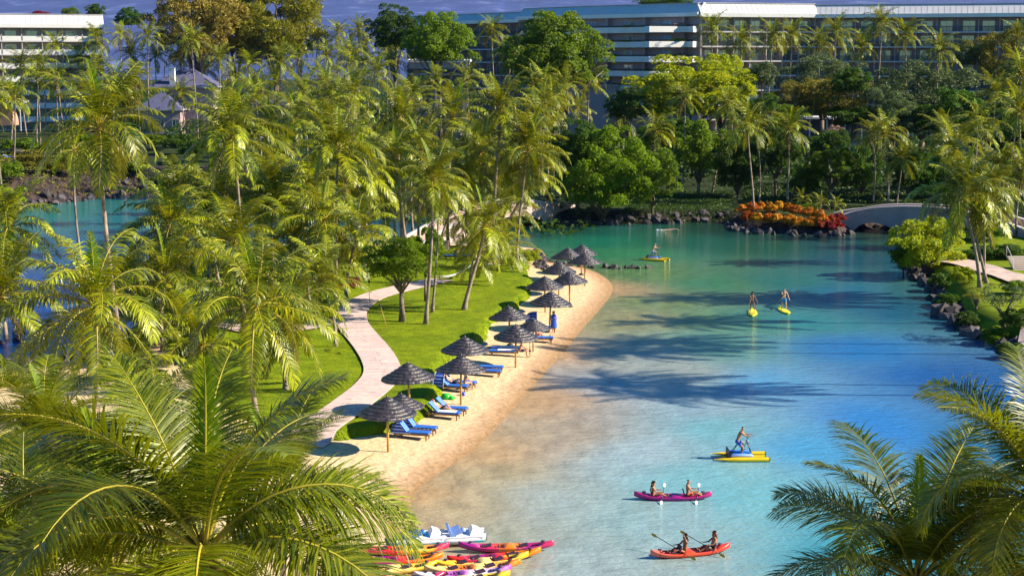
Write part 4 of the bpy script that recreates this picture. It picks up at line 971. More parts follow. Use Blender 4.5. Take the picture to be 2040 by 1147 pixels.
def wing(root, A, B, ztop, zb, floors, fh, bay, wall, style='balcony', fascia=2.6, gr=2.0, depth=14, chairs=True, solid=False):
    """a range of rooms from plan point A to B (left to right); parts hang from root"""
    o = root.location; d = Vector((B[0] - A[0], B[1] - A[1], 0)); L_ = d.length; az = math.atan2(d.y, d.x)
    M = Matrix.Translation(Vector((A[0], A[1], 0)) - o) @ Matrix.Rotation(az, 4, 'Z')
    def part(name, mb, mats):
        ob = mb.obj(name, mats, root); ob.matrix_local = M; return ob
    rec = 1.7 if style == 'balcony' else .7
    b = MB(); b.box(0, L_, rec, depth, gr - 1, zb); part('wall', b, [wall])
    b = MB(); b.box(-.5, L_ + .5, -.9, depth + .5, zb, zb + .75); part('eave_band', b, [M_WHITE])
    b = MB()   # sloping standing-seam roof front
    y0, y1 = -.7, 1.2
    b.add([(-.4, y0, zb + .753), (L_ + .4, y0, zb + .753), (L_ + .4, y1, ztop), (-.4, y1, ztop), (L_ + .4, depth, ztop), (-.4, depth, ztop), (L_ + .4, depth, zb + .753), (-.4, depth, zb + .753)],
          [(0, 1, 2, 3), (3, 2, 4, 5), (1, 6, 4, 2), (0, 3, 5, 7)], 0)
    for i in range(int(L_ / 1.1)):
        x = i * 1.1; b.add([(x, y0 - .05, zb + .78), (x + .09, y0 - .05, zb + .78), (x + .09, y1 - .05, ztop + .02), (x, y1 - .05, ztop + .02)], [(0, 1, 2, 3)], 0)
    b.box(-.45, L_ + .45, y1 - .2, depth + .1, ztop + .03, ztop + .14)
    part('roof', b, [M_ROOF])
    nb = max(1, round(L_ / bay)); bw = L_ / nb
    rm = rail_mesh(bw - .3)
    if solid: bs = MB(); bs.box(0, bw - .3, -.04, .04, 0, .95); rm = bs.mesh('railing', [M_WHITE])
    rr = random.Random(int(L_ * 10))
    for f in range(floors):
        z = zb - (f + 1) * fh
        if z < gr: break
        b = MB(); th = .28 if style == 'balcony' else 1.15
        b.box(0, L_, -.25 if style == 'balcony' else -1.6, rec - .003, z - .15, z - .15 + th)
        part('balcony_slab', b, [M_SLAB if style == 'balcony' else M_WHITE])
        if style == 'terrace':
            b2 = MB(); b2.box(0, L_, -1.3, -1.2, z + 1.0, z + 1.35); part('railing', b2, [M_DARK])
            g = random.Random(f)
            for k in range(5):
                c = get_crown('croton', 'mid' if k % 2 else 'pink', k % 2)[0]
                put('planter', c, root, M @ Vector((L_ * (.35 + .6 * g.random()), -1.3, z + 1.15)), None, (1.5, .45, .35))
        for i in range(nb):
            x = i * bw
            if style == 'balcony':
                r_ = put('railing', rm, root); r_.matrix_local = M @ Matrix.Translation((x + .15, -.18, z + .13))
            sz = (2.4, 2.1) if bw > 3 else (1.5, 1.5)
            if style == 'terrace' and i % 3 != 1: continue
            wf = put('window', WINS[sz][0], root); wf.matrix_local = M @ Matrix.Translation((x + bw * (.5 + rr.uniform(-.06, .06)), rec - .07, z + .16))
            put('pane', WINS[sz][1], wf)
    b = MB(); zlow = max(gr - 1, zb - floors * fh - .15)
    for i in range(nb + 1):
        x = i * bw; 
        if style == 'balcony': b.box(x - .09, x + .09, -.10, rec, zlow, zb - .004)
        elif i % 3 == 0: b.box(x - .2, x + .2, -.5, rec, zlow, zb - .004)
    part('fin_wall', b, [wall])
def plan(px, s): v = atS(px, 110, s); return (v.x, v.y)
Pc, R1e, R2e, L1, L1b, L2 = plan(1396, 10.0), plan(1622, 9.8), plan(2160, 10.25), plan(1140, 9.3), plan(1036, 8.9), plan(812, 8.0)
hotel = thing('hotel_building', 'large white and mauve hotel with long pale roof and stacked balconies behind the palms', 'hotel', (Pc[0], Pc[1], 2))
wing(hotel, Pc, R1e, 31.2, 28.5, 9, 2.9, 3.4, M_CREAM, depth=16)
wing(hotel, R1e, R2e, 31.0, 28.4, 9, 2.9, 4.0, M_MAUVE, depth=16)
wing(hotel, L1, (Pc[0] - .6, Pc[1] + .3), 31.2, 28.6, 6, 2.95, 3.2, M_MAUVE, style='terrace', depth=18)
for f in range(4):
    z = 28.6 - (f + 1) * 2.95; M_ = Matrix.Translation((-10.5, -2.2, z - hotel.location.z)) @ Matrix.Rotation(R(17), 4, 'Z')
    b = MB(); b.box(0, 11.5, 0, 2.6, -.15, 1.0); o = b.obj('corner_balcony', [M_WHITE], hotel); o.matrix_local = M_
    b = MB(); b.box(11.0, 11.2, .3, .5, -2.9, -.152); o = b.obj('post', [M_WHITE], hotel); o.matrix_local = M_
    o = put('planter', get_crown('croton', 'bright' if f % 2 else 'pink', f % 2)[0], hotel); o.matrix_local = M_ @ Matrix.Translation((7.5, .8, 1.2)); o.scale = (2.4, .5, .6)
wing(hotel, L1b, L1, 31.2, 28.7, 7, 2.95, 3.6, M_MAUVE, depth=18)
wing(hotel, L2, L1b, 30.5, 28.2, 7, 2.95, 4.0, M_MAUVE, depth=16)
hl = thing('hotel_wing', 'sunlit white hotel wing with balconies at the upper left edge', 'hotel', (*plan(205, 9.1), 2))
wing(hl, plan(-120, 9.45), plan(205, 9.15), 29.6, 26.8, 8, 2.85, 4.0, M_CREAM, depth=14, solid=True)
for i in range(8):   # terrace chairs on the top balcony
    p_ = Vector((*plan(12 + i * 20, 9.25), 24.3)); b = MB(); b.box(-.25, .25, -.25, .25, .35, .42); b.box(-.25, .25, .2, .25, .42, .9)
    for sx in (-.22, .19):
        for sy in (-.22, .19): b.box(sx, sx + .03, sy, sy + .03, 0, .35)
    o = b.obj('balcony_chair', [M_WHITE], None, (p_.x, p_.y + .55, p_.z)); tag(o, 'white balcony chair on the top floor of the left hotel wing', 'chair', 'chairs on the left wing balconies')
def hip(mb, x0, x1, y0, y1, z0, z1, ridge, mi=0, th=.25):
    """hip roof with eave board; ridge = half length of ridge"""
    cx_, cy_ = (x0 + x1) / 2, (y0 + y1) / 2
    mb.add([(x0, y0, z0), (x1, y0, z0), (x1, y1, z0), (x0, y1, z0), (cx_ - ridge, cy_, z1), (cx_ + ridge, cy_, z1)], [(0, 1, 5, 4), (1, 2, 5), (2, 3, 4, 5), (3, 0, 4), (0, 3, 2, 1)], mi)
    mb.box(x0, x1, y0 - .06, y0 - .003, z0 - th, z0 + .02, 1); mb.box(x0 - .06, x0 - .003, y0, y1, z0 - th, z0 + .02, 1); mb.box(x1 + .003, x1 + .06, y0, y1, z0 - th, z0 + .02, 1)
hp = atS(350, 215, 9.4); hz_ = 3.0
house = thing('house', 'two storey house with blue grey hip roofs and a white chimney among the palms', 'house', (hp.x, hp.y, hz_))
def zpx(y, s=9.4): return H - (y - 110) * .989 / s - hz_
b = MB(); b.box(-4, 8, 0, 9, -1, zpx(172) - .2); b.box(-6, 2, -5, -.003, -1, zpx(216) - .2); b.obj('wall', [M_MAUVE], house)
b = MB(); hip(b, -5.5, 9, -1.2, 10, zpx(172), zpx(138), 1.5); b.obj('roof', [M_SLATE, M_SLAB], house)
b = MB(); hip(b, -7.2, 2.6, -6.2, 1.2, zpx(216), zpx(184), .6); b.obj('roof', [M_SLATE, M_SLAB], house)
b = MB(); b.box(-1.0, .1, -.6, .4, zpx(172), zpx(136)); b.box(-1.1, .2, -.7, .5, zpx(136), zpx(135)); b.obj('chimney', [M_WHITE], house)
for x, y, z in [(-4.6, -5.06, zpx(250)), (-2.2, -5.06, zpx(250)), (1.0, -5.06, zpx(250)), (4, -.06, zpx(250)), (-2.5, -.06, zpx(190))]:
    wf = put('window', WINS[(1.5, 1.5)][0], house, (x, y, z)); put('pane', WINS[(1.5, 1.5)][1], wf)
cpn = atS(520, 225, 9.2)
cot = thing('cottage', 'low building with dark blue windows and slate roof in the shade of the grove', 'building', (cpn.x, cpn.y, 3))
b = MB(); b.box(-6, 6, 0, 7, -1, 6.6); b.obj('wall', [M_MAUVE], cot)
b = MB(); hip(b, -7, 7, -1.5, 8, 6.6, 10.2, 3.5); b.obj('roof', [M_SLATE, M_SLAB], cot)
for i in range(6):
    wf = put('window', WINS[(1.5, 1.5)][0], cot, (-5 + i * 2, -.06, 4.2)); put('pane', WINS[(1.5, 1.5)][1], wf)
for i in range(4): b = MB(); b.box(-6.3 + i * 4.1, -6.05 + i * 4.1, -1.3, -1.05, -1, 6.55); b.obj('post', [M_SLAB], cot)
cpn = atS(660, 150, 8.9)
cot2 = thing('cottage', 'grey blue roof barely showing between far palms right of the feathery trees', 'building', (cpn.x, cpn.y, 3))
b = MB(); b.box(-5, 5, 0, 7, -1, 10); b.obj('wall', [M_MAUVE], cot2)
b = MB(); hip(b, -6, 6, -1, 8, 10, 14.2, 3); b.obj('roof', [M_SLATE, M_SLAB], cot2)
# pergola building
pp = atS(876, 150, 9.6)
pg = thing('pergola', 'tall open pavilion with a white slatted beam roof and mauve piers', 'pergola', (pp.x, pp.y, 3))
zt = H - (118 - 110) * .989 / 9.6 - 3
b = MB(); b.box(-6.2, 6.2, -3, 3, zt - 1.9, zt - .65); b.obj('beam', [M_MAUVE], pg)
b = MB(); b.box(-6.6, 6.6, 2.6, 3.4, zt - .5, zt - .1); b.obj('beam', [M_WHITE], pg)
for i in range(22): b = MB(); b.box(-6.5 + i * .6, -6.5 + i * .6 + .3, -3.6, 3.6, zt - .64, zt); b.obj('roof_slat', [M_WHITE], pg)
for x in (-5.4, -1, 4.6): b = MB(); b.box(x, x + 1.1, -1, 1, -1, zt - 1.903); b.obj('pier', [M_MAUVE], pg)
b = MB(); b.box(-4.25, 4.55, .4, .8, -1, 8); b.obj('wall', [M_MAUVE], pg)
lp_ = atS(1662, 246, 10.6)
lb = thing('low_building', 'low dark pavilion with a thin white roof edge under the olive trees', 'building', (lp_.x, lp_.y, 2.8))
zt = H - (233 - 110) * .989 / 10.6 - 2.8
b = MB(); b.box(-5.5, 6, -1, 6, zt - .35, zt); b.obj('roof', [M_SLAB], lb)
b = MB(); b.box(-4.8, 5.2, 1, 5.5, -1, zt - .353); b.obj('wall', [mat('dark_wall', (.06, .06, .09), .7, .2, 1)], lb)
for x in (-4.8, -1.6, 1.8, 5): b = MB(); b.box(x, x + .25, -.6, -.35, -1, zt - .355); b.obj('post', [M_SLAB], lb)
sh_ = atS(1690, 285, 12.4)
b = MB(); b.box(-2, 2, 0, 4, 0, 5.2); b.box(-.05, .15, -.2, 0, 0, 5); b.box(-2.3, 2.3, -.4, 4.3, 5.2, 5.4)
sd_ = b.obj('garden_shed', [M_CREAM], None, (sh_.x, sh_.y, 1.6)); tag(sd_, 'grey walled shed with a white pole below the pinkish twiggy tree', 'shed')
pb = atS(1190, 190, 9.6)
b = MB(); b.box(-6, 4, 0, 6, 0, 12); b.box(-6.4, 4.4, -.4, 6.4, 12, 12.5)
pbo = b.obj('service_building', [M_MAUVE], None, (pb.x, pb.y, 2.5)); tag(pbo, 'mauve building glimpsed under the huge round tree', 'building')
# white garden arch and pink arch, boulder, loungers far left
ga = onground(520, 306); s_ = F / ga.y
arch = thing('garden_arch', 'white wedding arch with posts on the far side of the channel', 'garden arch', tuple(ga))
for x in (-1.4, -.5, .5, 1.4): b = MB(); b.box(x - .08, x + .08, -.1, .1, 0, 1.9); b.obj('post', [M_WHITE], arch)
b = MB(); b.tube([Vector((math.cos(a) * 1.45, 0, 1.9 + math.sin(a) * .9)) for a in [math.pi * i / 12 for i in range(13)]], .1, 6); b.obj('arch_top', [M_WHITE], arch)
pa = atS(8, 250, 10.5)
b = MB(); pr = [(math.cos(math.pi * i / 14) * 1.9, math.sin(math.pi * i / 14) * 3.6) for i in range(15)]
n = len(pr); vs = [(x, 0, z) for x, z in pr] + [(x, 3, z) for x, z in pr]; b.add(vs, [(i, i + 1, n + i + 1, n + i) for i in range(n - 1)] + [tuple(range(n))[::-1], tuple(range(n, 2 * n))])
pa_o = b.obj('garden_kiosk', [mat('salmon_plaster', (.50, .26, .19), .8, .1, 1)], None, (pa.x, pa.y, H - (250 - 110) * .989 / 10.5)); tag(pa_o, 'salmon arched kiosk at the left edge below a grey canopy', 'kiosk')
cn = thing('canopy', 'pale grey flat canopy on posts at the left edge', 'canopy', (pa.x + .5, pa.y, H - (250 - 110) * .989 / 10.5 - 1))
b = MB(); b.box(-3.4, 3.2, -1, 4, 5.2, 5.6); b.obj('roof', [M_SLAB], cn)
for x in (-3.2, 2.8): b = MB(); b.box(x, x + .2, -.9, -.7, 0, 5.19); b.obj('post', [M_SLAB], cn)
bo = onground(33, 305); bou = put('boulder', ROCKS[2], None, tuple(bo), (.3, .2, 1), (1.6, 1.2, 1.3)); tag(bou, 'big grey boulder at the left beyond the lava bank', 'boulder')
# ---------------------------------------------------------------- bridges
def bridge(label, prof, width, holes, name='footbridge'):
    """prof: (picture x, Y, picture y of parapet top, z of underside)"""
    r0 = prof[0]; p0 = atY(r0[0], r0[2], r0[1]); root = thing(name, label, 'bridge', (p0.x, p0.y, 0))
    xs_ = np.array([p[0] for p in prof], float); pts = []
    for k in np.linspace(0, len(prof) - 1, 60):
        i = min(int(k), len(prof) - 2); f = k - i; f2 = f
        a_, b_ = prof[i], prof[i + 1]; v = [a_[j] + (b_[j] - a_[j]) * f2 for j in range(4)]
        q = atY(v[0], v[2], v[1]); pts.append((q.x - p0.x, q.y - p0.y, q.z, v[3]))
    pts = np.array(pts)
    for _ in range(3): pts[1:-1] = (pts[:-2] + 2 * pts[1:-1] + pts[2:]) / 4
    T = np.gradient(pts[:, :2], axis=0); T /= np.linalg.norm(T, axis=1)[:, None]; N = np.column_stack([-T[:, 1], T[:, 0]])
    def slab(name, o0, o1, zt, zb_, m):
        b = MB(); vs = []; n = len(pts)
        for i in range(n):
            for o_, z_ in ((o0, zt[i]), (o1, zt[i]), (o1, zb_[i]), (o0, zb_[i])): vs.append((pts[i, 0] + N[i, 0] * o_, pts[i, 1] + N[i, 1] * o_, z_))
        fs = []
        for i in range(n - 1):
            for k in range(4): fs.append((4 * i + k, 4 * i + (k + 1) % 4, 4 * i + 4 + (k + 1) % 4, 4 * i + 4 + k))
        fs += [(0, 1, 2, 3), tuple(4 * (n - 1) + k for k in (3, 2, 1, 0))]
        b.add(vs, fs); return b.obj(name, [m], root)
    top = pts[:, 2]; und = pts[:, 3]
    for h0, h1, hz in holes:
        ta = np.linspace(0, 1, 60); inside = (ta > h0) & (ta < h1); u = (ta - (h0 + h1) / 2) / ((h1 - h0) / 2)
        und = np.where(inside, np.maximum(und, -1 + (hz + 1) * np.sqrt(np.clip(1 - u * u, 0, 1))), und)
    slab('parapet', 0, .28, top, und, M_BRIDGE); slab('parapet', width, width + .28, top, und, M_BRIDGE)
    slab('deck', .283, width - .003, top - .95, np.minimum(und + .01, top - 1.1), M_PATH)
    slab('coping', -.06, .34, top + .08, top + .003, M_SLAB); slab('coping', width - .06, width + .34, top + .08, top + .003, M_SLAB)
    return root
bridge('long low mauve concrete footbridge arching over the channel at the right', [(1672, 187, 431, 0.2), (1700, 187, 422, -.6), (1745, 186, 414, -.6), (1800, 185, 411.5, -.6), (1860, 183, 413, -.3), (1915, 180, 420, .6), (1965, 176, 432, .9), (2010, 171, 446, .9), (2070, 163, 468, .9), (2130, 155, 495, .9)], 3.2, [(.10, .32, 1.1), (.62, .74, 2.0)])
bridge('pale footbridge partly hidden behind the centre palms', [(838, 168, 492, .3), (868, 172, 468, .2), (905, 176, 447, -.4), (950, 180, 425, -.6), (1000, 184, 408, -.6), (1050, 188, 398, -.6), (1095, 194, 404, .3), (1150, 204, 410, .3)], 3.0, [(.4, .85, 1.9)])
# steps at the right bank
st_ = onground(2036, 541)
stp = thing('garden_steps', 'flight of stone steps with a thin handrail at the right edge', 'steps', tuple(st_), 0)
for i in range(7): b = MB(); b.box(-.7, 3, i * .32, i * .32 + .5, i * .16, i * .16 + .157); b.obj('step', [M_CREAM], stp)
b = MB(); b.tube([(-.8, 0, 0), (-.8, 0, 1), (-.8, 2.2, 2.1), (-.8, 2.2, 1.1)], .035, 6); b.obj('handrail', [M_SLAB], stp)
bl = onground(1962, 540); bo2 = put('boulder', ROCKS[4], None, tuple(bl), (.1, .5, 2), (.5, .4, .35)); tag(bo2, 'dark boulder by the walk behind the right bank palm clump', 'boulder')
sb = onground(888, 497); b = MB(); b.box(-.32, .32, -.25, .25, 0, .85); b.box(-.36, .36, -.29, .29, .853, .92); sbo = b.obj('stone_plinth', [M_BRIDGE], None, tuple(sb)); tag(sbo, 'square pinkish stone box on the lawn below the pale bridge', 'stone box')
# ================================================================= BEACH THINGS
def stripe_mat(name, c1, c2, freq, axis, thin=.78):
    m, t, b = mk(name); L = t.links
    tc = t.nodes.new('ShaderNodeTexCoord'); sx = t.nodes.new('ShaderNodeSeparateXYZ'); L.new(tc.outputs['Object'], sx.inputs[0])
    a = t.nodes.new('ShaderNodeMath'); a.operation = 'MULTIPLY'; a.inputs[1].default_value = freq; L.new(sx.outputs[axis], a.inputs[0])
    f = t.nodes.new('ShaderNodeMath'); f.operation = 'FRACT'; L.new(a.outputs[0], f.inputs[0])
    g = t.nodes.new('ShaderNodeMath'); g.operation = 'GREATER_THAN'; g.inputs[1].default_value = thin; L.new(f.outputs[0], g.inputs[0])
    mx = t.nodes.new('ShaderNodeMixRGB'); mx.inputs[1].default_value = (*c1, 1); mx.inputs[2].default_value = (*c2, 1); L.new(g.outputs[0], mx.inputs[0])
    L.new(mx.outputs[0], b.inputs['Base Color']); b.inputs['Roughness'].default_value = .8; return m
M_THATCH = mat('black_thatch', (0.026, 0.023, 0.032), .36, .5, 3, .45, 30, col2=(0.080, 0.060, 0.066), spec=1.0)
M_POLE = mat('bamboo_pole', (0.50, 0.30, 0.08), .5, .2, 4)
M_BLUE = mat('blue_canvas', (0.015, 0.13, 0.55), .75, .15, 5)
M_BSTR = stripe_mat('blue_striped_canvas', (0.010, 0.055, 0.42), (0.45, 0.60, 0.85), 5.5, 'Z')
M_BSTRX = stripe_mat('blue_striped_cushion', (0.015, 0.13, 0.60), (0.45, 0.62, 0.9), 5.5, 'Y', .82)
M_WOOD = mat('lounger_wood', (0.26, 0.12, 0.05), .65, .3, 6)
M_TOWEL = mat('white_towel', (0.80, 0.80, 0.82), .95)
def umbrella_proto():
    root = thing('thatch_umbrella', 'x', 'beach umbrella')
    NT = 6; Rr, zr, za = 1.53, 2.16, 3.05
    for i in range(NT):
        f0, f1 = i / NT, (i + 1) / NT
        ro = Rr * (1 - f0) ** .93 + .02; ri = max(.03, Rr * (1 - f1) ** .93 - .10)
        zo = zr + (za - zr) * (f0 ** 1.08); zi = zr + (za - zr) * (f1 ** 1.08) + .02
        b = MB(); g = random.Random(i); J = [g.uniform(-.018, .018) for _ in range(64)]
        dz_ = zi - zo; b.lathe([(ri, zo + .62 * dz_), ((ri + ro) / 2, zo + .40 * dz_ + .035), (ro - .02, zo + .05), (ro + .015, zo + .01), (ro + .03, zo - .075), (ro - .03, zo - .07), (ri * .9, zo + .3 * dz_)], 64, 0, False, lambda a_, k, J=J: J[k] if a_ in (2, 3, 4) else 0)
        b.obj('thatch_tier', [M_THATCH], root)
    b = MB(); b.tube([(0, 0, za - .12), (0, 0, za + .10)], [.09, .02], 10); b.obj('cap', [M_THATCH], root)
    b = MB(); b.tube([(0, 0, -.3), (0, 0, za - .2)], .065, 12); b.obj('pole', [M_POLE], root)
    b = MB()
    for k in range(8):
        a = k * math.pi / 4; b.tube([(0, 0, za - .35), (math.cos(a) * 1.4, math.sin(a) * 1.4, zr + .02)], .02, 5)
    b.obj('rib', [M_POLE], root)
    b = MB(); b.lathe([(.06, .20), (.20, .16), (.27, .07), (.28, -.02)], 16); b.obj('base_disc', [mat('black_base', (.02, .02, .02), .6)], root)
    return root
U0 = umbrella_proto(); index_kids(U0)
UM = [(773, 900, 'nearest thatched umbrella, left of the two raised striped loungers'), (817, 826, 'thatched umbrella on the grass edge, second nearest'), (918, 806, 'thatched umbrella over the big striped shade with two people'), (927, 762, 'thatched umbrella behind the green float, by the lawn corner'),
      (1027, 732, 'thatched umbrella right of the flat loungers with white towels'), (1016, 689, 'thatched umbrella at the sand bank, behind the flat towel loungers'), (1094, 661, 'thatched umbrella beside the person wrapped in a blue towel'), (1086, 622, 'thatched umbrella behind the blue towel person, nearer the lawn'),
      (1135, 611, 'thatched umbrella standing alone nearest the water'), (1113, 587.5, 'thatched umbrella beside the dark rock gap at the lawn edge'), (1165, 569.5, 'thatched umbrella farthest right, its sunlit edge over the water'), (1131, 560, 'thatched umbrella far back, left of the farthest pair'), (1158, 548, 'farthest thatched umbrella, beside the black rock spit')]
for i, (x, y, l) in enumerate(UM):
    g = onground(x, y); o = U0 if i == 0 else clone(U0, g)
    o.location = g; o['label'] = l; o['group'] = 'black thatched umbrellas along the beach'; o.rotation_euler = (R(random.Random(i).uniform(-2.5, 2.5)), R(random.Random(i + 50).uniform(-2.5, 2.5)), i * 1.1)
    sc_ = random.Random(i + 9).uniform(.93, 1.01); o.scale = (sc_, sc_, sc_ * 1.02)
for o in [x for x in bpy.data.objects if x.name.startswith('base_disc') and x.parent is not None and not any(w_ in x.parent['label'] for w_ in ('at the sand bank', 'farthest thatched', 'alone nearest'))]: bpy.data.objects.remove(o)
KIDS[U0.name] = [c for c in U0.children]
# extra canopy pieces seen behind nearest ones
for x, y, l in [(800, 868, 'low thatched umbrella tucked behind the nearest one, above the striped loungers'), (1062, 700, 'low thatched umbrella tucked behind the one by the towel loungers')]:
    g = onground(x, y); o = clone(U0, g); o['label'] = l; o.rotation_euler = (0, 0, 2); o.scale = (.8, .8, .78); o['group'] = 'black thatched umbrellas along the beach'
def lounger(px, py, az, label, back=0, hood=False, towel=None, group='blue loungers on the sand', loc=None):
    g = loc if loc is not None else onground(px, py)
    r = thing('sun_lounger', label, 'sun lounger', tuple(g), az, group)
    for y in (-.3, .26): b = MB(); b.box(-1.0, 1.0, y, y + .04, .22, .30); b.obj('rail', [M_WOOD], r)
    for x in (-.85, .82):
        for y in (-.30, .25): b = MB(); b.box(x, x + .06, y + .005, y + .055, -.05, .218); b.obj('leg', [M_WOOD], r)
    for i in range(9): b = MB(); b.box(-.98 + i * .235, -.98 + i * .235 + .09, -.33, .33, .302, .322); b.obj('slat', [M_WOOD], r)
    b = MB(); x0 = -.28 if back else -.98
    b.box(x0, .98, -.31, .31, .325, .40); b.obj('cushion', [M_BLUE], r)
    if back:
        a = R(back); M = Matrix.Translation((-.28, 0, .36)) @ Matrix.Rotation(a, 4, 'Y')
        b = MB(); b.box(-.78, 0, -.31, .31, -.035, .045, 0, M); b.obj('back_cushion', [M_BSTRX], r)
    if hood:   # striped canvas falling from the top of the back to the frame behind
        top = Vector((-.28 - .78 * math.cos(R(back)), 0, .38 + .78 * math.sin(R(back))))
        b = MB(); vs = []
        for k in range(9):
            t = k / 8; x = top.x + .06 - .42 * t ** .7 ; z = top.z + .05 - (top.z - .28) * t ** 1.6
            for q in range(9): y = -.36 + .72 * q / 8; vs.append((x - .05 * math.cos(q * 1.3), y, z - .04 * math.sin(q * 1.7) * t))
        b.add(vs, [(k * 9 + q, k * 9 + q + 1, k * 9 + q + 10, k * 9 + q + 9) for k in range(8) for q in range(8)], 0, True)
        for sy in (-.37, .37):
            b.add([(top.x + .06, sy, top.z + .05), (top.x - .12, sy, top.z - .2), (top.x - .36, sy, .28), (.05, sy, .34), (-.28, sy, .42)], [(0, 1, 2, 3, 4) if sy > 0 else (4, 3, 2, 1, 0)], 0)
        b.obj('canvas_hood', [M_BSTR], r)
    if towel:
        t_ = MB(); t_.box(-.4, .75, -.28, .28, .403, .425); o = t_.obj('towel', [M_TOWEL], None, tuple(g)); o.rotation_euler = (0, 0, az); tag(o, towel, 'towel')
    return r
def dome(px, py, az, label, sc_=1.0, dz=.3):
    """fold-down striped half dome shade"""
    g = onground(px, py); r = thing('shade_hood', label, 'shade canopy', (g.x, g.y, g.z + dz), az, None, sc_)
    b = MB(); vs = []; n, m = 12, 8
    for i in range(n + 1):
        a = math.pi * i / n
        for j in range(m + 1):
            e = (math.pi * .55) * j / m
            vs.append((-.75 * math.sin(e) * 1.1, .75 * math.cos(a), .95 * math.sin(a) * math.cos(e * .62)))
    b.add(vs, [(i * (m + 1) + j, i * (m + 1) + j + 1, (i + 1) * (m + 1) + j + 1, (i + 1) * (m + 1) + j) for i in range(n) for j in range(m)], 0, True)
    b.obj('canvas', [M_BSTR], r)
    for e in (0, .5, 1): 
        b = MB(); ee = math.pi * .55 * e; b.tube([(-.76 * math.sin(ee) * 1.1, .76 * math.cos(math.pi * i / n), .96 * math.sin(math.pi * i / n) * math.cos(ee * .62)) for i in range(n + 1)], .015, 5); b.obj('hoop', [M_SLAB], r)
    return r
az0 = R(-14)
lounger(822, 872, az0, 'nearer of the two raised striped loungers beside the nearest umbrella', 52, True)
lounger(836, 862, az0, 'farther of the two raised striped loungers beside the nearest umbrella', 52, True)
lounger(884, 832, az0, 'lounger under the reading sunbather with white towel', 44, False, 'white towel under the reading sunbather')
lounger(898, 823, az0, 'empty blue lounger behind the reading sunbather', 44)
lounger(902, 778, az0, 'lounger in front of the big striped shade, two people on it', 40)
lounger(918, 771, az0, 'blue lounger behind the two people at the big striped shade', 0)
dome(890, 778, az0, 'big blue and white striped shade hood, nearest one', 1.05)
lounger(968, 748, R(-8), 'flat blue lounger in shade, nearer of the pair right of the third umbrella')
lounger(973, 740, R(-8), 'flat blue lounger, farther of the pair right of the third umbrella')
lounger(1003, 708, R(-5), 'flat blue lounger with rumpled white towel, nearer of the towel pair', 0, False, 'rumpled white towel on the nearer flat lounger of the towel pair')
lounger(1008, 701, R(-5), 'flat blue lounger with white towel, farther of the towel pair', 0, False, 'white towel on the farther flat lounger of the towel pair')
dome(1069, 652, R(-4), 'raised blue and white striped shade hood beside the blue towel person', 1.0)
lounger(1082, 659, R(-5), 'lounger with white towel under the raised striped shade', 0, False, 'white towel on the lounger beside the raised striped shade')
lounger(1075, 681, R(-5), 'shaded lounger edge where the person in white sits')
lounger(905, 516, R(170), 'lounger with raised blue back alone on the far lawn', 48)
lounger(938, 516, R(-8), 'flat blue lounger on the far lawn behind palm trunks')
lounger(690, 520, R(5), 'blue lounger in shade at the far left lawn', 0)
lounger(706, 518, R(5), 'second blue lounger in shade at the far left lawn', 0)
lounger(18, 317, R(10), 'grey white lounger beside the boulder at the far left', 30, group='loungers beside the boulder')
g = onground(889, 794); fl = thing('beach_float', 'bright green inflatable float on the sand', 'beach toy', tuple(g))
mg = mat('green_plastic', (.02, .55, .04), .3); b = MB(); b.lathe([(.02, .34), (.22, .30), (.30, .16), (.26, .02)], 14, 0, True, lambda i, k: .12 * math.sin(k * 2.7 + i)); b.obj('float_body', [mg], fl)
b = MB(); b.lathe([(.02, .2), (.16, .17), (.2, .08), (.17, 0)], 10); b.obj('float_fin', [mg], fl, (.34, -.1, 0))
g = onground(923, 788); b = MB(); b.lathe([(.09, 0), (.13, .22), (.12, .22), (.085, .02)], 12); b.tube([(-.12, 0, .2), (0, 0, .33), (.12, 0, .2)], .01, 4); o = b.obj('bucket', [mat('blue_plastic', (.02, .06, .6), .3)], None, tuple(g)); tag(o, 'small dark blue bucket by the foot of the third umbrella', 'bucket')
# hammock, torches, lawn tap
h1, h2 = onground(876, 560), onground(948, 553)
hm = thing('hammock', 'white net hammock slung low between palm trunks on the lawn', 'hammock', tuple(h1))
d_ = h2 - h1; b = MB(); vs = []; n = 16
for i in range(n + 1):
    t = i / n; wd = .08 + .5 * math.sin(math.pi * t); z = 1.35 - .15 * (1 - t) * 4 - 1.0 * math.sin(math.pi * t) * .55 + .15
    z = .35 + 1.15 * t ** 1.3 - .35 * math.sin(math.pi * t)
    for q in (-1, 0, 1): vs.append((d_.x * t, d_.y * t + q * wd, z + (.10 if q else -.05)))
b.add(vs, [(i * 3 + q, i * 3 + q + 1, i * 3 + q + 4, i * 3 + q + 3) for i in range(n) for q in range(2)], 0, True); b.obj('net', [M_TOWEL], hm)
b = MB(); b.tube([(-.02, 0, -.2), (-.02, 0, .55)], .05, 8); b.obj('post', [M_POLE], hm)
for x, y, lean, l in [(736, 606, 0, 'upright garden torch by the path, nearer the red plants'), (772, 656, -.28, 'garden torch leaning on the lawn beside the round tree')]:
    g = onground(x, y); t_ = thing('garden_torch', l, 'torch', tuple(g)); t_.rotation_euler = (0, lean, 0)
    b = MB(); b.tube([(0, 0, 0), (0, 0, 1.75)], .022, 7); b.obj('pole', [M_POLE], t_)
    b = MB(); b.lathe([(.03, 1.72), (.085, 1.80), (.075, 1.93), (.02, 2.06)], 10); b.obj('oil_can', [mat('black_base', (.02, .02, .02), .6)], t_)
g = onground(737, 632); b = MB(); b.tube([(0, 0, 0), (0, 0, .35)], .025, 6); b.tube([(0, 0, .35), (0, 0, .43)], [.05, .04], 8); o = b.obj('garden_light', [M_DARK], None, tuple(g)); tag(o, 'short dark garden light on the lawn between the two torches', 'garden light')
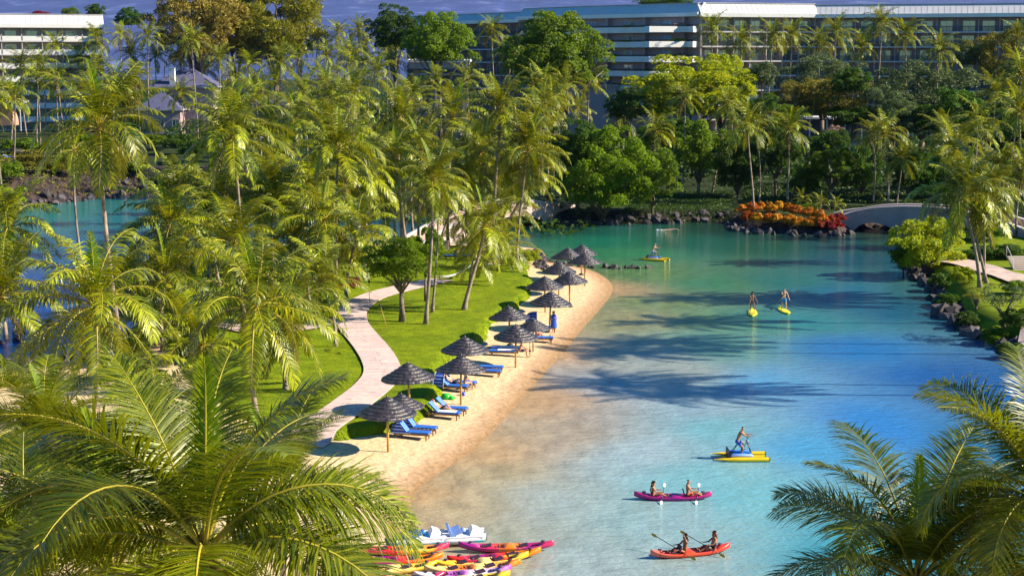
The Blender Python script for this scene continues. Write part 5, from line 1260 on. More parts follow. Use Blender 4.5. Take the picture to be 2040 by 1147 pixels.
# ================================================================= PEOPLE
SKIN = {'tan': mat('skin_tan', (.40, .18, .09), .55), 'brown': mat('skin_brown', (.26, .11, .055), .55), 'fair': mat('skin_fair', (.60, .33, .22), .55)}
M_HAIR = mat('dark_hair', (.015, .010, .008), .5); M_HAIRB = mat('light_hair', (.35, .22, .10), .5)
def pose(kind):
    J = dict(pel=(0, 0, .95), sp=(0, 0, 1.12), ch=(0, .0, 1.32), nk=(0, 0, 1.49), hd=(0, .02, 1.60), tp=(0, .01, 1.70),
      sL=(-.17, 0, 1.42), eL=(-.25, -.02, 1.14), wL=(-.26, .06, .90), sR=(.17, 0, 1.42), eR=(.25, -.02, 1.14), wR=(.26, .06, .90),
      hL=(-.09, 0, .90), kL=(-.11, .03, .50), aL=(-.11, -.02, .09), tL=(-.12, .15, .03), hR=(.09, 0, .90), kR=(.11, .03, .50), aR=(.11, -.02, .09), tR=(.12, .15, .03))
    def up(**k): J.update(k)
    def shift(keys, d):
        for k in keys: J[k] = tuple(a + b for a, b in zip(J[k], d))
    T = ['pel', 'sp', 'ch', 'nk', 'hd', 'tp', 'sL', 'eL', 'wL', 'sR', 'eR', 'wR', 'hL', 'hR']
    if kind == 'paddleL': up(eR=(.20, .20, 1.25), wR=(-.02, .30, 1.36), eL=(-.28, .05, 1.15), wL=(-.36, .18, .92), kL=(-.15, .06, .5), aL=(-.17, 0, .09), tL=(-.19, .16, .03), kR=(.15, .06, .5), aR=(.17, 0, .09), tR=(.19, .16, .03))
    if kind == 'kayak':
        shift(T, (0, -.02, -.80)); up(ch=(0, -.06, .53), nk=(0, -.04, .70), hd=(0, .0, .81), tp=(0, 0, .91), sL=(-.17, -.05, .63), sR=(.17, -.05, .63), eL=(-.27, .12, .42), wL=(-.22, .34, .42), eR=(.27, .12, .42), wR=(.22, .34, .42),
          kL=(-.14, .38, .30), aL=(-.13, .74, .12), tL=(-.14, .80, .24), kR=(.14, .38, .30), aR=(.13, .74, .12), tR=(.14, .80, .24))
    if kind == 'kayak_hand': J = pose('kayak'); J.update(eL=(-.34, .05, .68), wL=(-.16, .06, .86)); return J
    if kind == 'bike':
        up(pel=(0, 0, .90), sp=(0, .07, 1.06), ch=(0, .16, 1.25), nk=(0, .24, 1.40), hd=(0, .28, 1.51), tp=(0, .28, 1.61), sL=(-.18, .2, 1.34), sR=(.18, .2, 1.34), eL=(-.22, .42, 1.18), wL=(-.2, .66, 1.20), eR=(.22, .42, 1.18), wR=(.2, .66, 1.20),
          hL=(-.09, 0, .86), kL=(-.12, .36, .78), aL=(-.11, .24, .42), tL=(-.11, .40, .38), hR=(.09, 0, .86), kR=(.12, .30, .58), aR=(.11, .18, .20), tR=(.11, .34, .16))
    if kind == 'sit':
        shift(T, (0, 0, -.45)); up(ch=(0, .07, .87), nk=(0, .13, 1.03), hd=(0, .18, 1.13), tp=(0, .18, 1.23), sL=(-.17, .1, .95), sR=(.17, .1, .95), eL=(-.22, .22, .72), wL=(-.14, .42, .60), eR=(.22, .22, .72), wR=(.14, .42, .60),
          kL=(-.13, .44, .50), aL=(-.13, .46, .08), tL=(-.14, .62, .03), kR=(.13, .44, .50), aR=(.13, .46, .08), tR=(.14, .62, .03))
    if kind == 'lie':   # reclining on a raised back, knees up; hips at origin
        up(pel=(0, 0, .52), sp=(0, -.14, .62), ch=(0, -.30, .76), nk=(0, -.42, .88), hd=(0, -.47, .98), tp=(0, -.52, 1.07), sL=(-.17, -.36, .80), sR=(.17, -.36, .80), eL=(-.27, -.15, .66), wL=(-.1, .0, .74), eR=(.27, -.15, .66), wR=(.1, .0, .74),
          hL=(-.09, .02, .50), kL=(-.12, .36, .78), aL=(-.11, .62, .50), tL=(-.11, .76, .50), hR=(.09, .02, .50), kR=(.12, .40, .66), aR=(.11, .78, .48), tR=(.12, .86, .58))
    if kind == 'flat':
        up(pel=(0, 0, .12), sp=(0, -.17, .13), ch=(0, -.37, .14), nk=(0, -.54, .14), hd=(0, -.65, .15), tp=(0, -.75, .15), sL=(-.17, -.46, .13), sR=(.17, -.46, .13), eL=(-.33, -.62, .08), wL=(-.2, -.8, .07), eR=(.30, -.2, .08), wR=(.28, .05, .07),
          hL=(-.09, .05, .12), kL=(-.12, .45, .10), aL=(-.13, .86, .07), tL=(-.14, .92, .16), hR=(.09, .05, .12), kR=(.14, .44, .12), aR=(.16, .86, .07), tR=(.18, .92, .16))
    if kind == 'crouch':
        shift(T, (0, -.05, -.65)); up(ch=(0, .10, .66), nk=(0, .2, .80), hd=(0, .26, .89), tp=(0, .28, .99), sL=(-.17, .14, .74), sR=(.17, .14, .74), eL=(-.2, .33, .52), wL=(-.1, .48, .30), eR=(.2, .33, .52), wR=(.1, .48, .30), kL=(-.16, .34, .50), kR=(.16, .34, .50), aL=(-.14, .05, .09), aR=(.14, .05, .09), tL=(-.15, .22, .03), tR=(.15, .22, .03))
    if kind == 'swim':
        J = pose('flat'); J = {k: (x, y, z - .10) for k, (x, y, z) in J.items()}; J.update(hd=(0, -.65, .08), tp=(0, -.75, .12), eL=(-.28, -.75, .14), wL=(-.22, -1.0, .02)); return J
    if kind == 'hold': up(eL=(-.26, .06, 1.14), wL=(-.08, .22, 1.2), eR=(.26, .06, 1.14), wR=(.08, .22, 1.14))
    return J
RAD = dict(pel=.125, sp=.11, ch=.135, nk=.052, hd=.082, tp=.070, sL=.058, eL=.040, wL=.026, sR=.058, eR=.040, wR=.026, hL=.088, kL=.056, aL=.036, tL=.028, hR=.088, kR=.056, aR=.036, tR=.028)
ED = [('pel', 'sp'), ('sp', 'ch'), ('ch', 'nk'), ('nk', 'hd'), ('hd', 'tp'), ('ch', 'sL'), ('sL', 'eL'), ('eL', 'wL'), ('ch', 'sR'), ('sR', 'eR'), ('eR', 'wR'), ('pel', 'hL'), ('hL', 'kL'), ('kL', 'aL'), ('aL', 'tL'), ('pel', 'hR'), ('hR', 'kR'), ('kR', 'aR'), ('aR', 'tR')]
def skinmesh(name, pts, edges, rads, root_i, m, parent, lv=1):
    me = bpy.data.meshes.new(name); me.from_pydata([tuple(p) for p in pts], edges, []); me.materials.append(m)
    o = put(name, me, parent)
    md = o.modifiers.new('skin', 'SKIN'); md.use_smooth_shade = True; md.branch_smoothing = .3
    sv = me.skin_vertices[0].data
    for i, r_ in enumerate(rads): sv[i].radius = (r_[0], r_[1]) if hasattr(r_, '__len__') else (r_, r_); sv[i].use_root = (i == root_i)
    s = o.modifiers.new('sub', 'SUBSURF'); s.levels = lv; s.render_levels = lv
    return o
def person(label, loc, rz, kind, skin='tan', bottom=None, top=None, hair=M_HAIR, long=False, k=1.0, robe=None, cat='person', slim=1.0):
    J = {a: Vector(v) for a, v in pose(kind).items()}
    r = thing('person', label, cat, tuple(loc), rz, None, k)
    names = list(J); ix = {n: i for i, n in enumerate(names)}; pts = [J[n] for n in names]; rad = [RAD[n] * slim for n in names]; E = [(ix[a], ix[b]) for a, b in ED]
    # hands: a palm vertex and five unequal fingers
    for s in 'LR':
        w_, e_ = J['w' + s], J['e' + s]; d = (w_ - e_).normalized(); sd = d.cross(Vector((0, 0, 1)))
        sd = sd.normalized() if sd.length > .1 else Vector((1, 0, 0)); dn = sd.cross(d)
        pi = len(pts); pts.append(w_ + d * .065); rad.append((.034, .022)); E.append((ix['w' + s], pi))
        for q, (off, ln, tw) in enumerate([(-.030, .060, 0), (-.010, .072, 0), (.010, .066, 0), (.028, .050, 0), (-.055, .030, 1)]):
            b0 = w_ + d * (.115 if not tw else .06) + sd * off; b1 = b0 + d * ln * .55 + dn * ln * .55 + (sd * -.01 if tw else Vector((0, 0, 0)))
            i0 = len(pts); pts += [b0, b1]; rad += [.010, .008]; E += [(pi, i0), (i0, i0 + 1)]
    # face: nose and chin off the head
    f = (J['tp'] - J['nk']).normalized(); fw = (Vector((0, 1, 0)) - f * f.y).normalized()
    if kind in ('lie', 'flat', 'swim'): fw = (Vector((0, 0, 1)) - f * f.z).normalized()
    i0 = len(pts); pts.append(J['hd'] + fw * .095 + f * .01); rad.append(.014); E.append((ix['hd'], i0))
    skinmesh('body', pts, E, rad, ix['pel'], SKIN[skin], r)
    lat = f.cross(fw)
    b = MB()
    for s_ in (-1, 1): c = J['hd'] + fw * .083 + f * .035 + lat * .03 * s_; b.tube([c - fw * .006, c + fw * .006], .010, 6)
    b.obj('eyes', [M_HAIR], r)
    b = MB()
    for s_ in (-1, 1): c = J['hd'] + lat * .088 * s_; b.tube([c - f * .025, c + f * .03], .016, 6)
    b.obj('ears', [SKIN[skin]], r)
    c = J['tp'] - f * .01 - fw * .018
    hp_ = [c - f * .03, c + f * .02]; hr = [.098, .085]; he = [(0, 1)]
    if long:
        hp_ += [J['nk'] - fw * .09 + f * .02, J['ch'].lerp(J['nk'], .3) - fw * .14]; hr += [(.07, .05), (.05, .03)]; he += [(0, 2), (2, 3)]
    skinmesh('hair', hp_, he, hr, 0, hair, r)
    if bottom:
        ml = J['hL'].lerp(J['kL'], .72 if bottom[1] else .18); mr_ = J['hR'].lerp(J['kR'], .72 if bottom[1] else .18)
        skinmesh('shorts' if bottom[1] else 'swim_bottom', [J['pel'].lerp(J['sp'], .35), J['pel'], J['hL'], ml, J['hR'], mr_], [(0, 1), (1, 2), (2, 3), (1, 4), (4, 5)], [.135 * slim, .142 * slim, .108, .092, .108, .092], 1, bottom[0], r)
    if top:
        skinmesh('top', [J['sp'], J['ch'], J['ch'].lerp(J['nk'], .5), J['sL'], J['sR']] if top[1] else [J['ch'] + Vector((0, 0, -.02)), J['ch'] + Vector((0, 0, .04))], [(0, 1), (1, 2), (1, 3), (1, 4)] if top[1] else [(0, 1)], [.128, .150, .08, .072, .072] if top[1] else [.148 * slim, .145 * slim], 0, top[0], r)
    if robe:
        b = MB(); b.lathe([(.11, 1.50), (.22, 1.42), (.25, 1.15), (.23, .95), (.26, .62), (.27, .45)], 16, 0, True, lambda i, k_: .06 * math.sin(k_ * 2.1 + i)); b.obj('towel_wrap', [robe], r)
    return r
CL = {n: mat('cloth_' + n, c, .85) for n, c in dict(blue=(.02, .10, .55), navy=(.02, .03, .14), white=(.78, .78, .8), black=(.02, .02, .025), red=(.6, .05, .03), teal=(.03, .35, .42), sky=(.03, .28, .75), brown=(.08, .03, .02), coral=(.75, .16, .06), lilac=(.45, .42, .75)).items()}
def paddle(label, a, b_, col, double=True, blade2=True):
    a, b_ = Vector(a), Vector(b_); r = thing('paddle', label, 'paddle', tuple(a)); d = b_ - a
    b = MB(); b.tube([(0, 0, 0), tuple(d)], .016, 7); b.obj('shaft', [mat('paddle_shaft', (.03, .03, .03), .4) if double else M_POLE], r)
    dn = d.normalized(); sd = dn.cross(Vector((0, -1, .3))).normalized()
    for t, s_ in ((0, -1), (1, 1)):
        if t == 1 and not double: continue
        c = d * t; b = MB(); vs = []; nrm = dn.cross(sd) * .012
        for q, wq in ((-.02, .02), (.08, .055), (.2, .06), (.28, .04), (.30, .012)):
            p_ = c + dn * s_ * q; vs += [p_ - sd * wq + nrm, p_ + sd * wq + nrm, p_ + sd * wq - nrm, p_ - sd * wq - nrm]
        b.add(vs, [(i * 4 + k_, i * 4 + (k_ + 1) % 4, i * 4 + 4 + (k_ + 1) % 4, i * 4 + 4 + k_) for i in range(4) for k_ in range(4)] + [(0, 1, 2, 3), (16, 17, 18, 19)], 0, False); b.obj('blade', [col], r)
    if not double: b = MB(); b.tube([d - Vector((.06, 0, 0)), d + Vector((.06, 0, 0))], .018, 6); b.obj('grip', [M_POLE], r)
    return r
# beach people
person('person wrapped in a blue towel standing at the water side of the striped shade', onground(1103, 663), R(200), 'hold', 'fair', (CL['blue'], 1), None, M_HAIRB, True, .95, robe=CL['blue'])
g = onground(1068, 678); person('person in a white shirt sitting on the shaded lounger edge', (g.x, g.y, g.z), R(-75), 'sit', 'fair', (CL['red'], 1), (CL['white'], 1), M_HAIRB, False, .98)
person('small child in red crouching on the wet sand by the umbrella', onground(1097, 681), R(170), 'crouch', 'fair', (CL['red'], 0), (CL['red'], 1), M_HAIRB, False, .62)
g = onground(1036, 711); person('person in dark shorts sitting on the towel lounger end', (g.x, g.y, g.z), R(-85), 'sit', 'tan', (CL['navy'], 1), None, M_HAIR, False, .98)
person('bare chested child in navy shorts standing before the seated adult', onground(1056, 712), R(70), 'stand', 'fair', (CL['navy'], 1), None, M_HAIR, False, .62)
g = onground(888, 829); person('sunbather with red cap and white shirt reclining with knees up', (g.x - .3, g.y + .1, g.z - .08), R(-104), 'lie', 'fair', (CL['black'], 1), (CL['white'], 1), CL['red'], False, .98)
g = onground(905, 776); person('person in a white shirt reclining under the big striped shade', (g.x - .1, g.y + .1, g.z - .08), R(-104), 'lie', 'fair', (CL['black'], 1), (CL['white'], 1), M_HAIR, False, .98)
g = onground(926, 778); person('person in teal swimwear sitting in the sun beside the third umbrella', (g.x, g.y + .2, g.z), R(-60), 'sit', 'fair', (CL['teal'], 0), (CL['teal'], 0), M_HAIRB, True, .92)
g = onground(985, 526); person('sunbather lying flat on a towel on the far lawn', (g.x, g.y, g.z), R(70), 'flat', 'fair', (CL['coral'], 0), (CL['coral'], 0), M_HAIRB, True, .98)
b = MB(); b.box(-.45, .45, -.9, .9, .01, .035); o = b.obj('towel', [M_TOWEL], None, (g.x - .2, g.y, g.z)); o.rotation_euler = (0, 0, R(70)); tag(o, 'pale towel under the sunbather on the far lawn', 'towel')
g = G(1335, 458); sw = person('swimmer doing front crawl near the far rocks', (g.x, g.y, 0), R(90), 'swim', 'fair', (CL['black'], 0), None, M_HAIR, False, 1.0)
b = MB(); rr = random.Random(2)
for i in range(26):
    x = -rr.uniform(.2, 1.1); b.lathe([(.02, .06), (.10, .03), (.14, 0)], 7) if i == 0 else None
    o_ = MB(); q = rr.uniform(.05, .14); o_.lathe([(.01, q * .7), (q * .7, q * .4), (q, 0)], 6); b.add([Vector(v) + Vector((x, rr.uniform(-.2, .2), 0)) for v in o_.v], o_.f, 0, True)
o = b.obj('splash', [mat('foam', (.85, .88, .9), .6)], None, (g.x - .6, g.y, .0)); o['kind'] = 'stuff'; tag(o, 'white splash trailing the swimmer', 'splash')
# ================================================================= BOATS
def blend_mat(name, cols, scale=1.0, rough=.28):
    """moulded plastic with colours running into each other along the hull"""
    m, t, b = mk(name); L = t.links
    tc = t.nodes.new('ShaderNodeTexCoord'); sx = t.nodes.new('ShaderNodeSeparateXYZ'); L.new(tc.outputs['Object'], sx.inputs[0])
    n = t.nodes.new('ShaderNodeTexNoise'); n.inputs['Scale'].default_value = 3.0; L.new(tc.outputs['Object'], n.inputs['Vector'])
    a = t.nodes.new('ShaderNodeMath'); a.operation = 'MULTIPLY_ADD'; a.inputs[1].default_value = .25; a.inputs[2].default_value = .5; L.new(sx.outputs['X'], a.inputs[0])
    c = t.nodes.new('ShaderNodeMath'); c.operation = 'MULTIPLY_ADD'; c.inputs[1].default_value = .35; L.new(n.outputs['Fac'], c.inputs[0]); L.new(a.outputs[0], c.inputs[2])
    s = t.nodes.new('ShaderNodeMath'); s.operation = 'SUBTRACT'; s.inputs[1].default_value = .175; L.new(c.outputs[0], s.inputs[0])
    r = t.nodes.new('ShaderNodeValToRGB'); r.color_ramp.interpolation = 'EASE'; e = r.color_ramp.elements
    e[0].position, e[0].color = cols[0][0], (*cols[0][1], 1); e[1].position, e[1].color = cols[-1][0], (*cols[-1][1], 1)
    for p, q in cols[1:-1]: k = e.new(p); k.color = (*q, 1)
    L.new(s.outputs[0], r.inputs[0]); L.new(r.outputs[0], b.inputs['Base Color']); b.inputs['Roughness'].default_value = rough
    return m
PK, PU, RE, OR, YE, CRM, WH = (.62, .03, .12), (.32, .015, .22), (.65, .02, .02), (.80, .20, .01), (.85, .50, .02), (.85, .62, .22), (.8, .75, .8)
KM = {'pinkorange': blend_mat('hull_pink_orange', [(.1, PU), (.35, PK), (.5, OR), (.62, OR), (.72, PU), (.95, PK)]), 'red': blend_mat('hull_red_orange', [(.1, RE), (.4, PU), (.55, RE), (.8, OR), (.95, OR)]),
      'yellow': blend_mat('hull_yellow', [(.1, YE), (.5, CRM), (.95, YE)]), 'cream': blend_mat('hull_cream_orange', [(.1, CRM), (.45, OR), (.6, CRM), (.95, OR)]), 'lilac': blend_mat('hull_lilac_white', [(.1, WH), (.45, (.42, .08, .45)), (.7, WH), (.95, (.42, .08, .45))]),
      'purple': blend_mat('hull_purple', [(.1, (.40, .015, .16)), (.5, (.34, .012, .20)), (.95, (.46, .02, .15))]), 'redplain': blend_mat('hull_red', [(.1, (.72, .05, .03)), (.6, (.75, .07, .02)), (.95, (.8, .16, .12))]),
      'redyellow': blend_mat('hull_red_yellow', [(.1, PK), (.4, RE), (.55, YE), (.75, YE), (.9, PK)])}
def kayak(loc, az, label, col, L_=3.9, bw=.39, group=None, z=.0, seats=2, rest=True):
    r = thing('kayak', label, 'kayak', (loc[0], loc[1], z), az, group)
    n, K = 34, 14; vs = []
    for i in range(n + 1):
        x = -L_ / 2 + L_ * i / n; u = abs(2 * x / L_); w_ = bw * max(.03, (1 - u ** 2.7)) ** .75; rise = .20 * u ** 3
        rec = 0
        for c in ((-.78, .78) if seats == 2 else (0,)): rec = max(rec, 1 - min(1, abs(x - c - .15) / .62) ** 4)
        for k in range(K):
            a = 2 * math.pi * k / K; ca, sa = math.cos(a), math.sin(a)
            y = w_ * (abs(ca) ** .75) * (1 if ca > 0 else -1)
            if sa < 0: zz = .10 + rise + sa * (.20 - .05 * u ** 2) * abs(sa) ** .2
            else: zz = .12 + rise + sa * .13 * (1 - .4 * u) - (rec * .20 * (sa ** 1.5 if abs(ca) < .8 else 0))
            vs.append((x, y, zz))
    b = MB(); b.add(vs, [(i * K + k, i * K + (k + 1) % K, (i + 1) * K + (k + 1) % K, (i + 1) * K + k) for i in range(n) for k in range(K)] + [tuple(range(K))[::-1], tuple(n * K + k for k in range(K))], 0, True)
    b.obj('hull', [KM[col]], r)
    dk = mat('kayak_seat', (.05, .02, .04), .7)
    for c in ((-.78, .78) if seats == 2 else (0,)):
        M = Matrix.Translation((c - .22, 0, .16)) @ Matrix.Rotation(R(-14), 4, 'Y')
        b = MB(); b.box(-.03, .02, -.2, .2, 0, .32 if rest else .06, 0, M); b.box(0, .36, -.19, .19, -.04, .0, 0, M); b.obj('seat', [dk], r)
        for q in range(3): 
            for sy in (-1, 1): b = MB(); b.box(c + .42 + q * .12, c + .47 + q * .12, sy * .17 - .05, sy * .17 + .05, .135, .165); b.obj('foot_rest', [dk], r)
    for c in (-1.45, 1.5): b = MB(); o_ = MB(); b.lathe([(.0, .035), (.09, .03), (.10, 0)], 12); b.obj('hatch', [dk], r, (c * L_ / 3.9, 0, .25 + .20 * (2 * 1.5 / 3.9) ** 3))
    for s_ in (-1, 1): b = MB(); b.tube([(s_ * (L_ / 2 - .12), -.05, .33), (s_ * (L_ / 2 + .0), 0, .38), (s_ * (L_ / 2 - .12), .05, .33)], .012, 5); b.obj('carry_handle', [dk], r)
    return r
def dirv(px0, py0, px1, py1, z=.1): a, b = G(px0, py0, z), G(px1, py1, z); return (a + b) / 2, math.atan2(b.y - a.y, b.x - a.x), (b - a).length
# boats on the water
c, az, L_ = dirv(1263, 990, 1418, 990); kayak((c.x, c.y), az, 'purple two seat kayak with two paddlers, out on the water', 'purple', L_, .37, z=.02)
for sx, l, k_, lg, tp_, q in ((-.80, 'person with long dark hair in the back seat of the purple kayak', .86, True, CL['brown'], 0), (.86, 'bare chested person in the front seat of the purple kayak', .98, False, None, 1)):
    p_ = (c.x + (sx - .12) * math.cos(az), c.y + (sx - .12) * math.sin(az), .06)
    person(l, p_, az - R(90), 'kayak', 'tan', (CL['coral'], 1) if q else (CL['brown'], 0), (tp_, 0) if tp_ else None, M_HAIR, lg, k_)
    X = p_[0] + .42; paddle('white bladed paddle across the ' + ('front' if q else 'back') + ' of the purple kayak', (X - .10, p_[1] - .62, .10), (X + .12, p_[1] + .45, .48), CL['white'])
c, az, L_ = dirv(1296, 1108, 1454, 1093); kayak((c.x, c.y), az + math.pi, 'red two seat kayak with two paddlers, nearest on the water', 'redplain', L_, .38, z=.02)
for sx, l, kd, hr_, bt in ((-.28, 'person in black swimwear raising a hand to the hair in the red kayak', 'kayak_hand', M_HAIR, CL['black']), (1.05, 'person with long brown hair in coral swimwear at the back of the red kayak', 'kayak', mat('brown_hair', (.10, .03, .012), .5), CL['coral'])):
    p_ = (c.x + sx * math.cos(az), c.y + sx * math.sin(az), .06)
    person(l, p_, az + R(90), kd, 'brown', (bt, 0), (bt, 1 if bt == CL['coral'] else 0), hr_, True, .92)
    X = p_[0] - .36; ob = mat('paddle_amber', (.75, .40, .03), .4)
    paddle('amber bladed paddle held by the ' + ('front' if sx < 0 else 'back') + ' paddler of the red kayak', (X + .55, p_[1] - .55, .14), (X - .75, p_[1] + .65, .62), ob)
# paddle boards
M_BOARD = mat('yellow_board', (.85, .80, .02), .35)
def sup(px, py, az, label):
    g = G(px, py); r = thing('paddle_board', label, 'paddle board', (g.x, g.y, .0), az)
    n, K = 26, 10; vs = []; L_ = 3.1
    for i in range(n + 1):
        y = -L_ / 2 + L_ * i / n; u = 2 * y / L_; w_ = .40 * max(.02, 1 - abs(u) ** 2.4) ** .6; rise = .16 * max(0, u) ** 3 + .03 * max(0, -u) ** 3
        for k in range(K): a = 2 * math.pi * k / K; vs.append((w_ * math.cos(a), y, .06 + rise + .065 * math.sin(a)))
    b = MB(); b.add(vs, [(i * K + k, i * K + (k + 1) % K, (i + 1) * K + (k + 1) % K, (i + 1) * K + k) for i in range(n) for k in range(K)] + [tuple(range(K)), tuple(n * K + k for k in range(K))[::-1]], 0, True); b.obj('board', [M_BOARD], r)
    b = MB(); b.box(-.24, .24, -.7, .6, .124, .132); b.obj('deck_pad', [mat('board_pad', (.75, .62, .03), .8)], r)
    b = MB(); b.box(-.01, .01, -1.45, -1.25, -.2, .02); b.obj('fin', [M_DARK], r)
    return g
g = sup(1499, 625, R(-8), 'yellow paddle board under the person in dark swimwear'); person('person with long dark hair in dark swimwear standing on the left yellow board', (g.x - .03, g.y, .12), R(185), 'paddleL', 'brown', (CL['brown'], 0), (CL['brown'], 0), M_HAIR, True, .97, slim=.88)
paddle('thin paddle reaching the water left of the left yellow board', (g.x - .62, g.y - .1, .02), (g.x - .12, g.y - .28, 1.38), M_WOOD, False)
g = sup(1561.5, 620, R(4), 'yellow paddle board under the person in blue shorts'); person('person in bright blue shorts and cap standing on the right yellow board', (g.x, g.y, .12), R(178), 'paddleL', 'fair', (CL['sky'], 1), None, M_HAIR, False, 1.06)
paddle('wooden paddle held out sideways above the water at the right yellow board', (g.x - .92, g.y - .15, .35), (g.x + .02, g.y - .3, 1.42), M_WOOD, False)
# pedal powered pontoon boats
M_YEL = mat('yellow_pontoon', (.85, .52, .01), .3, .06, 2)
def waterbike(px, py, az, label, k=1.0):
    g = G(px, py); r = thing('water_bike', label, 'water bike', (g.x, g.y, 0), az, 'pedal water bikes', k)
    for y in (-.62, .0, .62):
        n, K = 26, 10; vs = []; L_ = 2.95 if y else 2.75; wq = .15 if y else .09
        for i in range(n + 1):
            t = i / n; x = -L_ / 2 + L_ * t; w_ = wq * min(1, (t / .42) ** .75 + .03) * (1 if t < .97 else .9)
            for q in range(K): a = 2 * math.pi * q / K; vs.append((x, y + w_ * math.cos(a), .10 + w_ * .85 * math.sin(a) + (.02 if t < .2 else 0)))
        b = MB(); b.add(vs, [(i * K + q, i * K + (q + 1) % K, (i + 1) * K + (q + 1) % K, (i + 1) * K + q) for i in range(n) for q in range(K)] + [tuple(range(K)), tuple(n * K + q for q in range(K))[::-1]], 0, True); b.obj('pontoon', [M_YEL], r)
    bt = mat('blue_tube', (.04, .22, .75), .3)
    for y in (-.46, -.1, .42): b = MB(); b.tube([(-.55, y, .26), (-.5, y, .28), (.55, y, .28), (.6, y, .26)], [.05, .085, .085, .05], 10); b.obj('side_tube', [bt if y != -.46 else mat('pale_tube', (.30, .45, .85), .3)], r)
    b = MB(); b.box(-.62, .55, -.40, .36, .20, .24); b.obj('deck', [mat('navy_deck', (.01, .02, .09), .6)], r)
    b = MB(); b.box(-.68, -.60, -.5, .5, .12, .52); b.obj('rear_panel', [M_DARK], r)
    fr = mat('bike_frame', (.10, .12, .14), .3, metal=.6)
    b = MB()
    for s_ in (-.22, .22): b.tube([(-.5, s_, .25), (-.12, 0, .86)], .02, 6); b.tube([(.62, s_, .25), (.30, 0, 1.02)], .022, 6)
    b.tube([(-.12, 0, .86), (.1, 0, .45), (.36, 0, .95)], .022, 6); b.tube([(.55, 0, .25), (.34, 0, 1.18)], .025, 6); b.obj('frame', [fr], r)
    b = MB(); b.tube([(.42, -.24, 1.22), (.36, -.12, 1.14), (.33, 0, 1.16), (.36, .12, 1.14), (.42, .24, 1.22)], .018, 6); b.obj('handlebar', [M_DARK], r)
    b = MB(); b.lathe([(.02, .06), (.13, .05), (.14, 0), (.02, -.03)], 12); b.obj('saddle', [M_DARK], r, (-.14, 0, .87))
    b = MB(); b.tube([(.1, -.12, .45), (.1, .12, .45)], .05, 8); b.tube([(.1, -.12, .45), (.24, -.12, .56), (.24, -.2, .56)], .015, 5); b.tube([(.1, .12, .45), (-.04, .12, .34), (-.04, .2, .34)], .015, 5); b.obj('pedal_crank', [fr], r)
    return g
g = waterbike(1474, 913, R(1), 'yellow and blue pedal water bike, the nearer one')
person('bare chested person in blue shorts riding the nearer water bike', (g.x - .17, g.y, .03), R(-90), 'bike', 'tan', (CL['blue'], 1), None, M_HAIR, False, 1.04)
g = waterbike(1303, 518, R(-28), 'yellow and blue pedal water bike, the far one near the rocks')
person('bare chested person in white shorts riding the far water bike', (g.x - .15, g.y + .08, .03), R(-118), 'bike', 'fair', (CL['lilac'], 1), None, M_HAIRB, False, 1.04)
# kayaks drawn up on the beach
for (x0, y0, x1, y1, cc, l) in [(905, 1092, 1112, 1089, 'pinkorange', 'pink and orange beached kayak reaching farthest into the water'), (880, 1121, 1088, 1101, 'red', 'red and orange beached kayak second from the far side'),
   (852, 1131, 1064, 1110, 'yellow', 'bright yellow beached kayak in the middle of the row'), (838, 1143, 1044, 1125, 'cream', 'cream and orange beached kayak in front of the bright yellow one'),
   (818, 1158, 1024, 1137, 'lilac', 'white and purple beached kayak near the bottom edge'), (815, 1170, 1020, 1148, 'yellow', 'yellow beached kayak cut by the bottom edge'),
   (700, 1112, 900, 1092, 'redyellow', 'pink and yellow beached kayak seen through the palm frond'), (690, 1135, 885, 1112, 'red', 'dark red beached kayak seen through the palm frond'), (680, 1155, 870, 1130, 'yellow', 'yellow beached kayak seen through the palm frond'), (700, 1178, 880, 1152, 'pinkorange', 'pink beached kayak lowest behind the palm frond')]:
    c, az, L_ = dirv(x0, y0, x1, y1, .15)
    r_ = kayak((c.x, c.y), az, l, cc, 4.1, .36, 'kayaks drawn up on the beach', z=.0, rest=False); zt_ = gz(c.x + 1.9 * math.cos(az), c.y + 1.9 * math.sin(az)); zb_ = gz(c.x - 1.9 * math.cos(az), c.y - 1.9 * math.sin(az))
    zt_, zb_ = max(zt_, -.02), max(zb_, -.02); r_.location.z = (zt_ + zb_) / 2 + .10; r_.rotation_euler = (0, math.atan2(zb_ - zt_, 3.8), az)
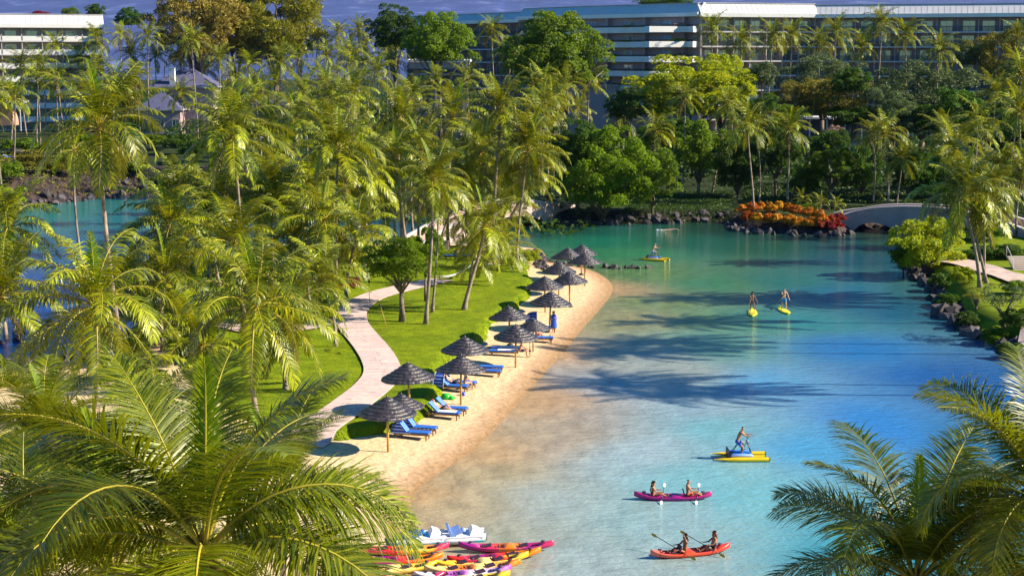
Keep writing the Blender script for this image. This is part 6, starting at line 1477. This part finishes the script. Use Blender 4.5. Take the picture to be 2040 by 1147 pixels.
def pedalo(px, py, az, label, col):
    g = onground(px, py); r = thing('pedal_boat', label, 'pedal boat', (g.x, g.y, max(g.z, 0) + .1), az, 'pedal boats on the beach')
    mw = mat('white_gelcoat', (.82, .83, .86), .25)
    for s_ in (-1, 1):
        n, K = 20, 10; vs = []
        for i in range(n + 1):
            t = i / n; x = -1.1 + 2.2 * t; w_ = .26 * max(.05, 1 - abs(2 * t - 1) ** 3.5) ** .6
            for q in range(K): a = 2 * math.pi * q / K; vs.append((x, s_ * .42 + w_ * math.cos(a), .16 + .17 * math.sin(a) + .14 * max(0, t - .6) ** 1.2 * 2))
        b = MB(); b.add(vs, [(i * K + q, i * K + (q + 1) % K, (i + 1) * K + (q + 1) % K, (i + 1) * K + q) for i in range(n) for q in range(K)] + [tuple(range(K)), tuple(n * K + q for q in range(K))[::-1]], 0, True); b.obj('float', [mw], r)
        M = Matrix.Translation((-.45, s_ * .3, .34)) @ Matrix.Rotation(R(-22), 4, 'Y'); b = MB(); b.box(-.06, .05, -.24, .24, 0, .34, 0, M); b.box(0, .45, -.24, .24, -.03, .06, 0, M); b.obj('seat', [col], r)
    b = MB(); b.box(-.8, .9, -.62, .62, .24, .335); b.obj('deck', [mw], r)
    b = MB(); b.add([(.35, -.5, .34), (.95, -.45, .34), (.95, .45, .34), (.35, .5, .34), (.5, -.3, .62), (.75, -.25, .55), (.75, .25, .55), (.5, .3, .62)], [(0, 1, 5, 4), (1, 2, 6, 5), (2, 3, 7, 6), (3, 0, 4, 7), (4, 5, 6, 7)]); b.obj('bow_cowl', [mw], r)
    b = MB(); b.tube([(.1, -.1, .45), (.1, .1, .45)], .12, 10); b.obj('paddle_drum', [col], r)
    b = MB(); b.box(-1.05, 1.0, -.66, -.62, .1, .16); b.obj('trim', [mat('teal_trim', (.02, .4, .5), .4)], r)
pedalo(918, 1080, R(8), 'white pedal boat with pale blue seats at the waterline above the kayak row', mat('pale_blue_seat', (.25, .38, .75), .35))
pedalo(838, 1084, R(10), 'white pedal boat with blue seats seen through the palm frond', mat('strong_blue_seat', (.02, .18, .6), .35))
# ================================================================= HAZE
def haze(dens):
    b = MB(); b.box(-7000, 7000, -400, 9500, -3, 700); m = bpy.data.materials.new('haze'); m.use_nodes = True; t = m.node_tree; t.nodes.clear()
    v = t.nodes.new('ShaderNodeVolumePrincipled'); v.inputs['Color'].default_value = (.42, .50, 1.0, 1); v.inputs['Density'].default_value = dens; v.inputs['Anisotropy'].default_value = .0
    o = t.nodes.new('ShaderNodeOutputMaterial'); t.links.new(v.outputs[0], o.inputs['Volume'])
    ob = b.obj('haze', [m]); ob['kind'] = 'stuff'
haze(2e-5)
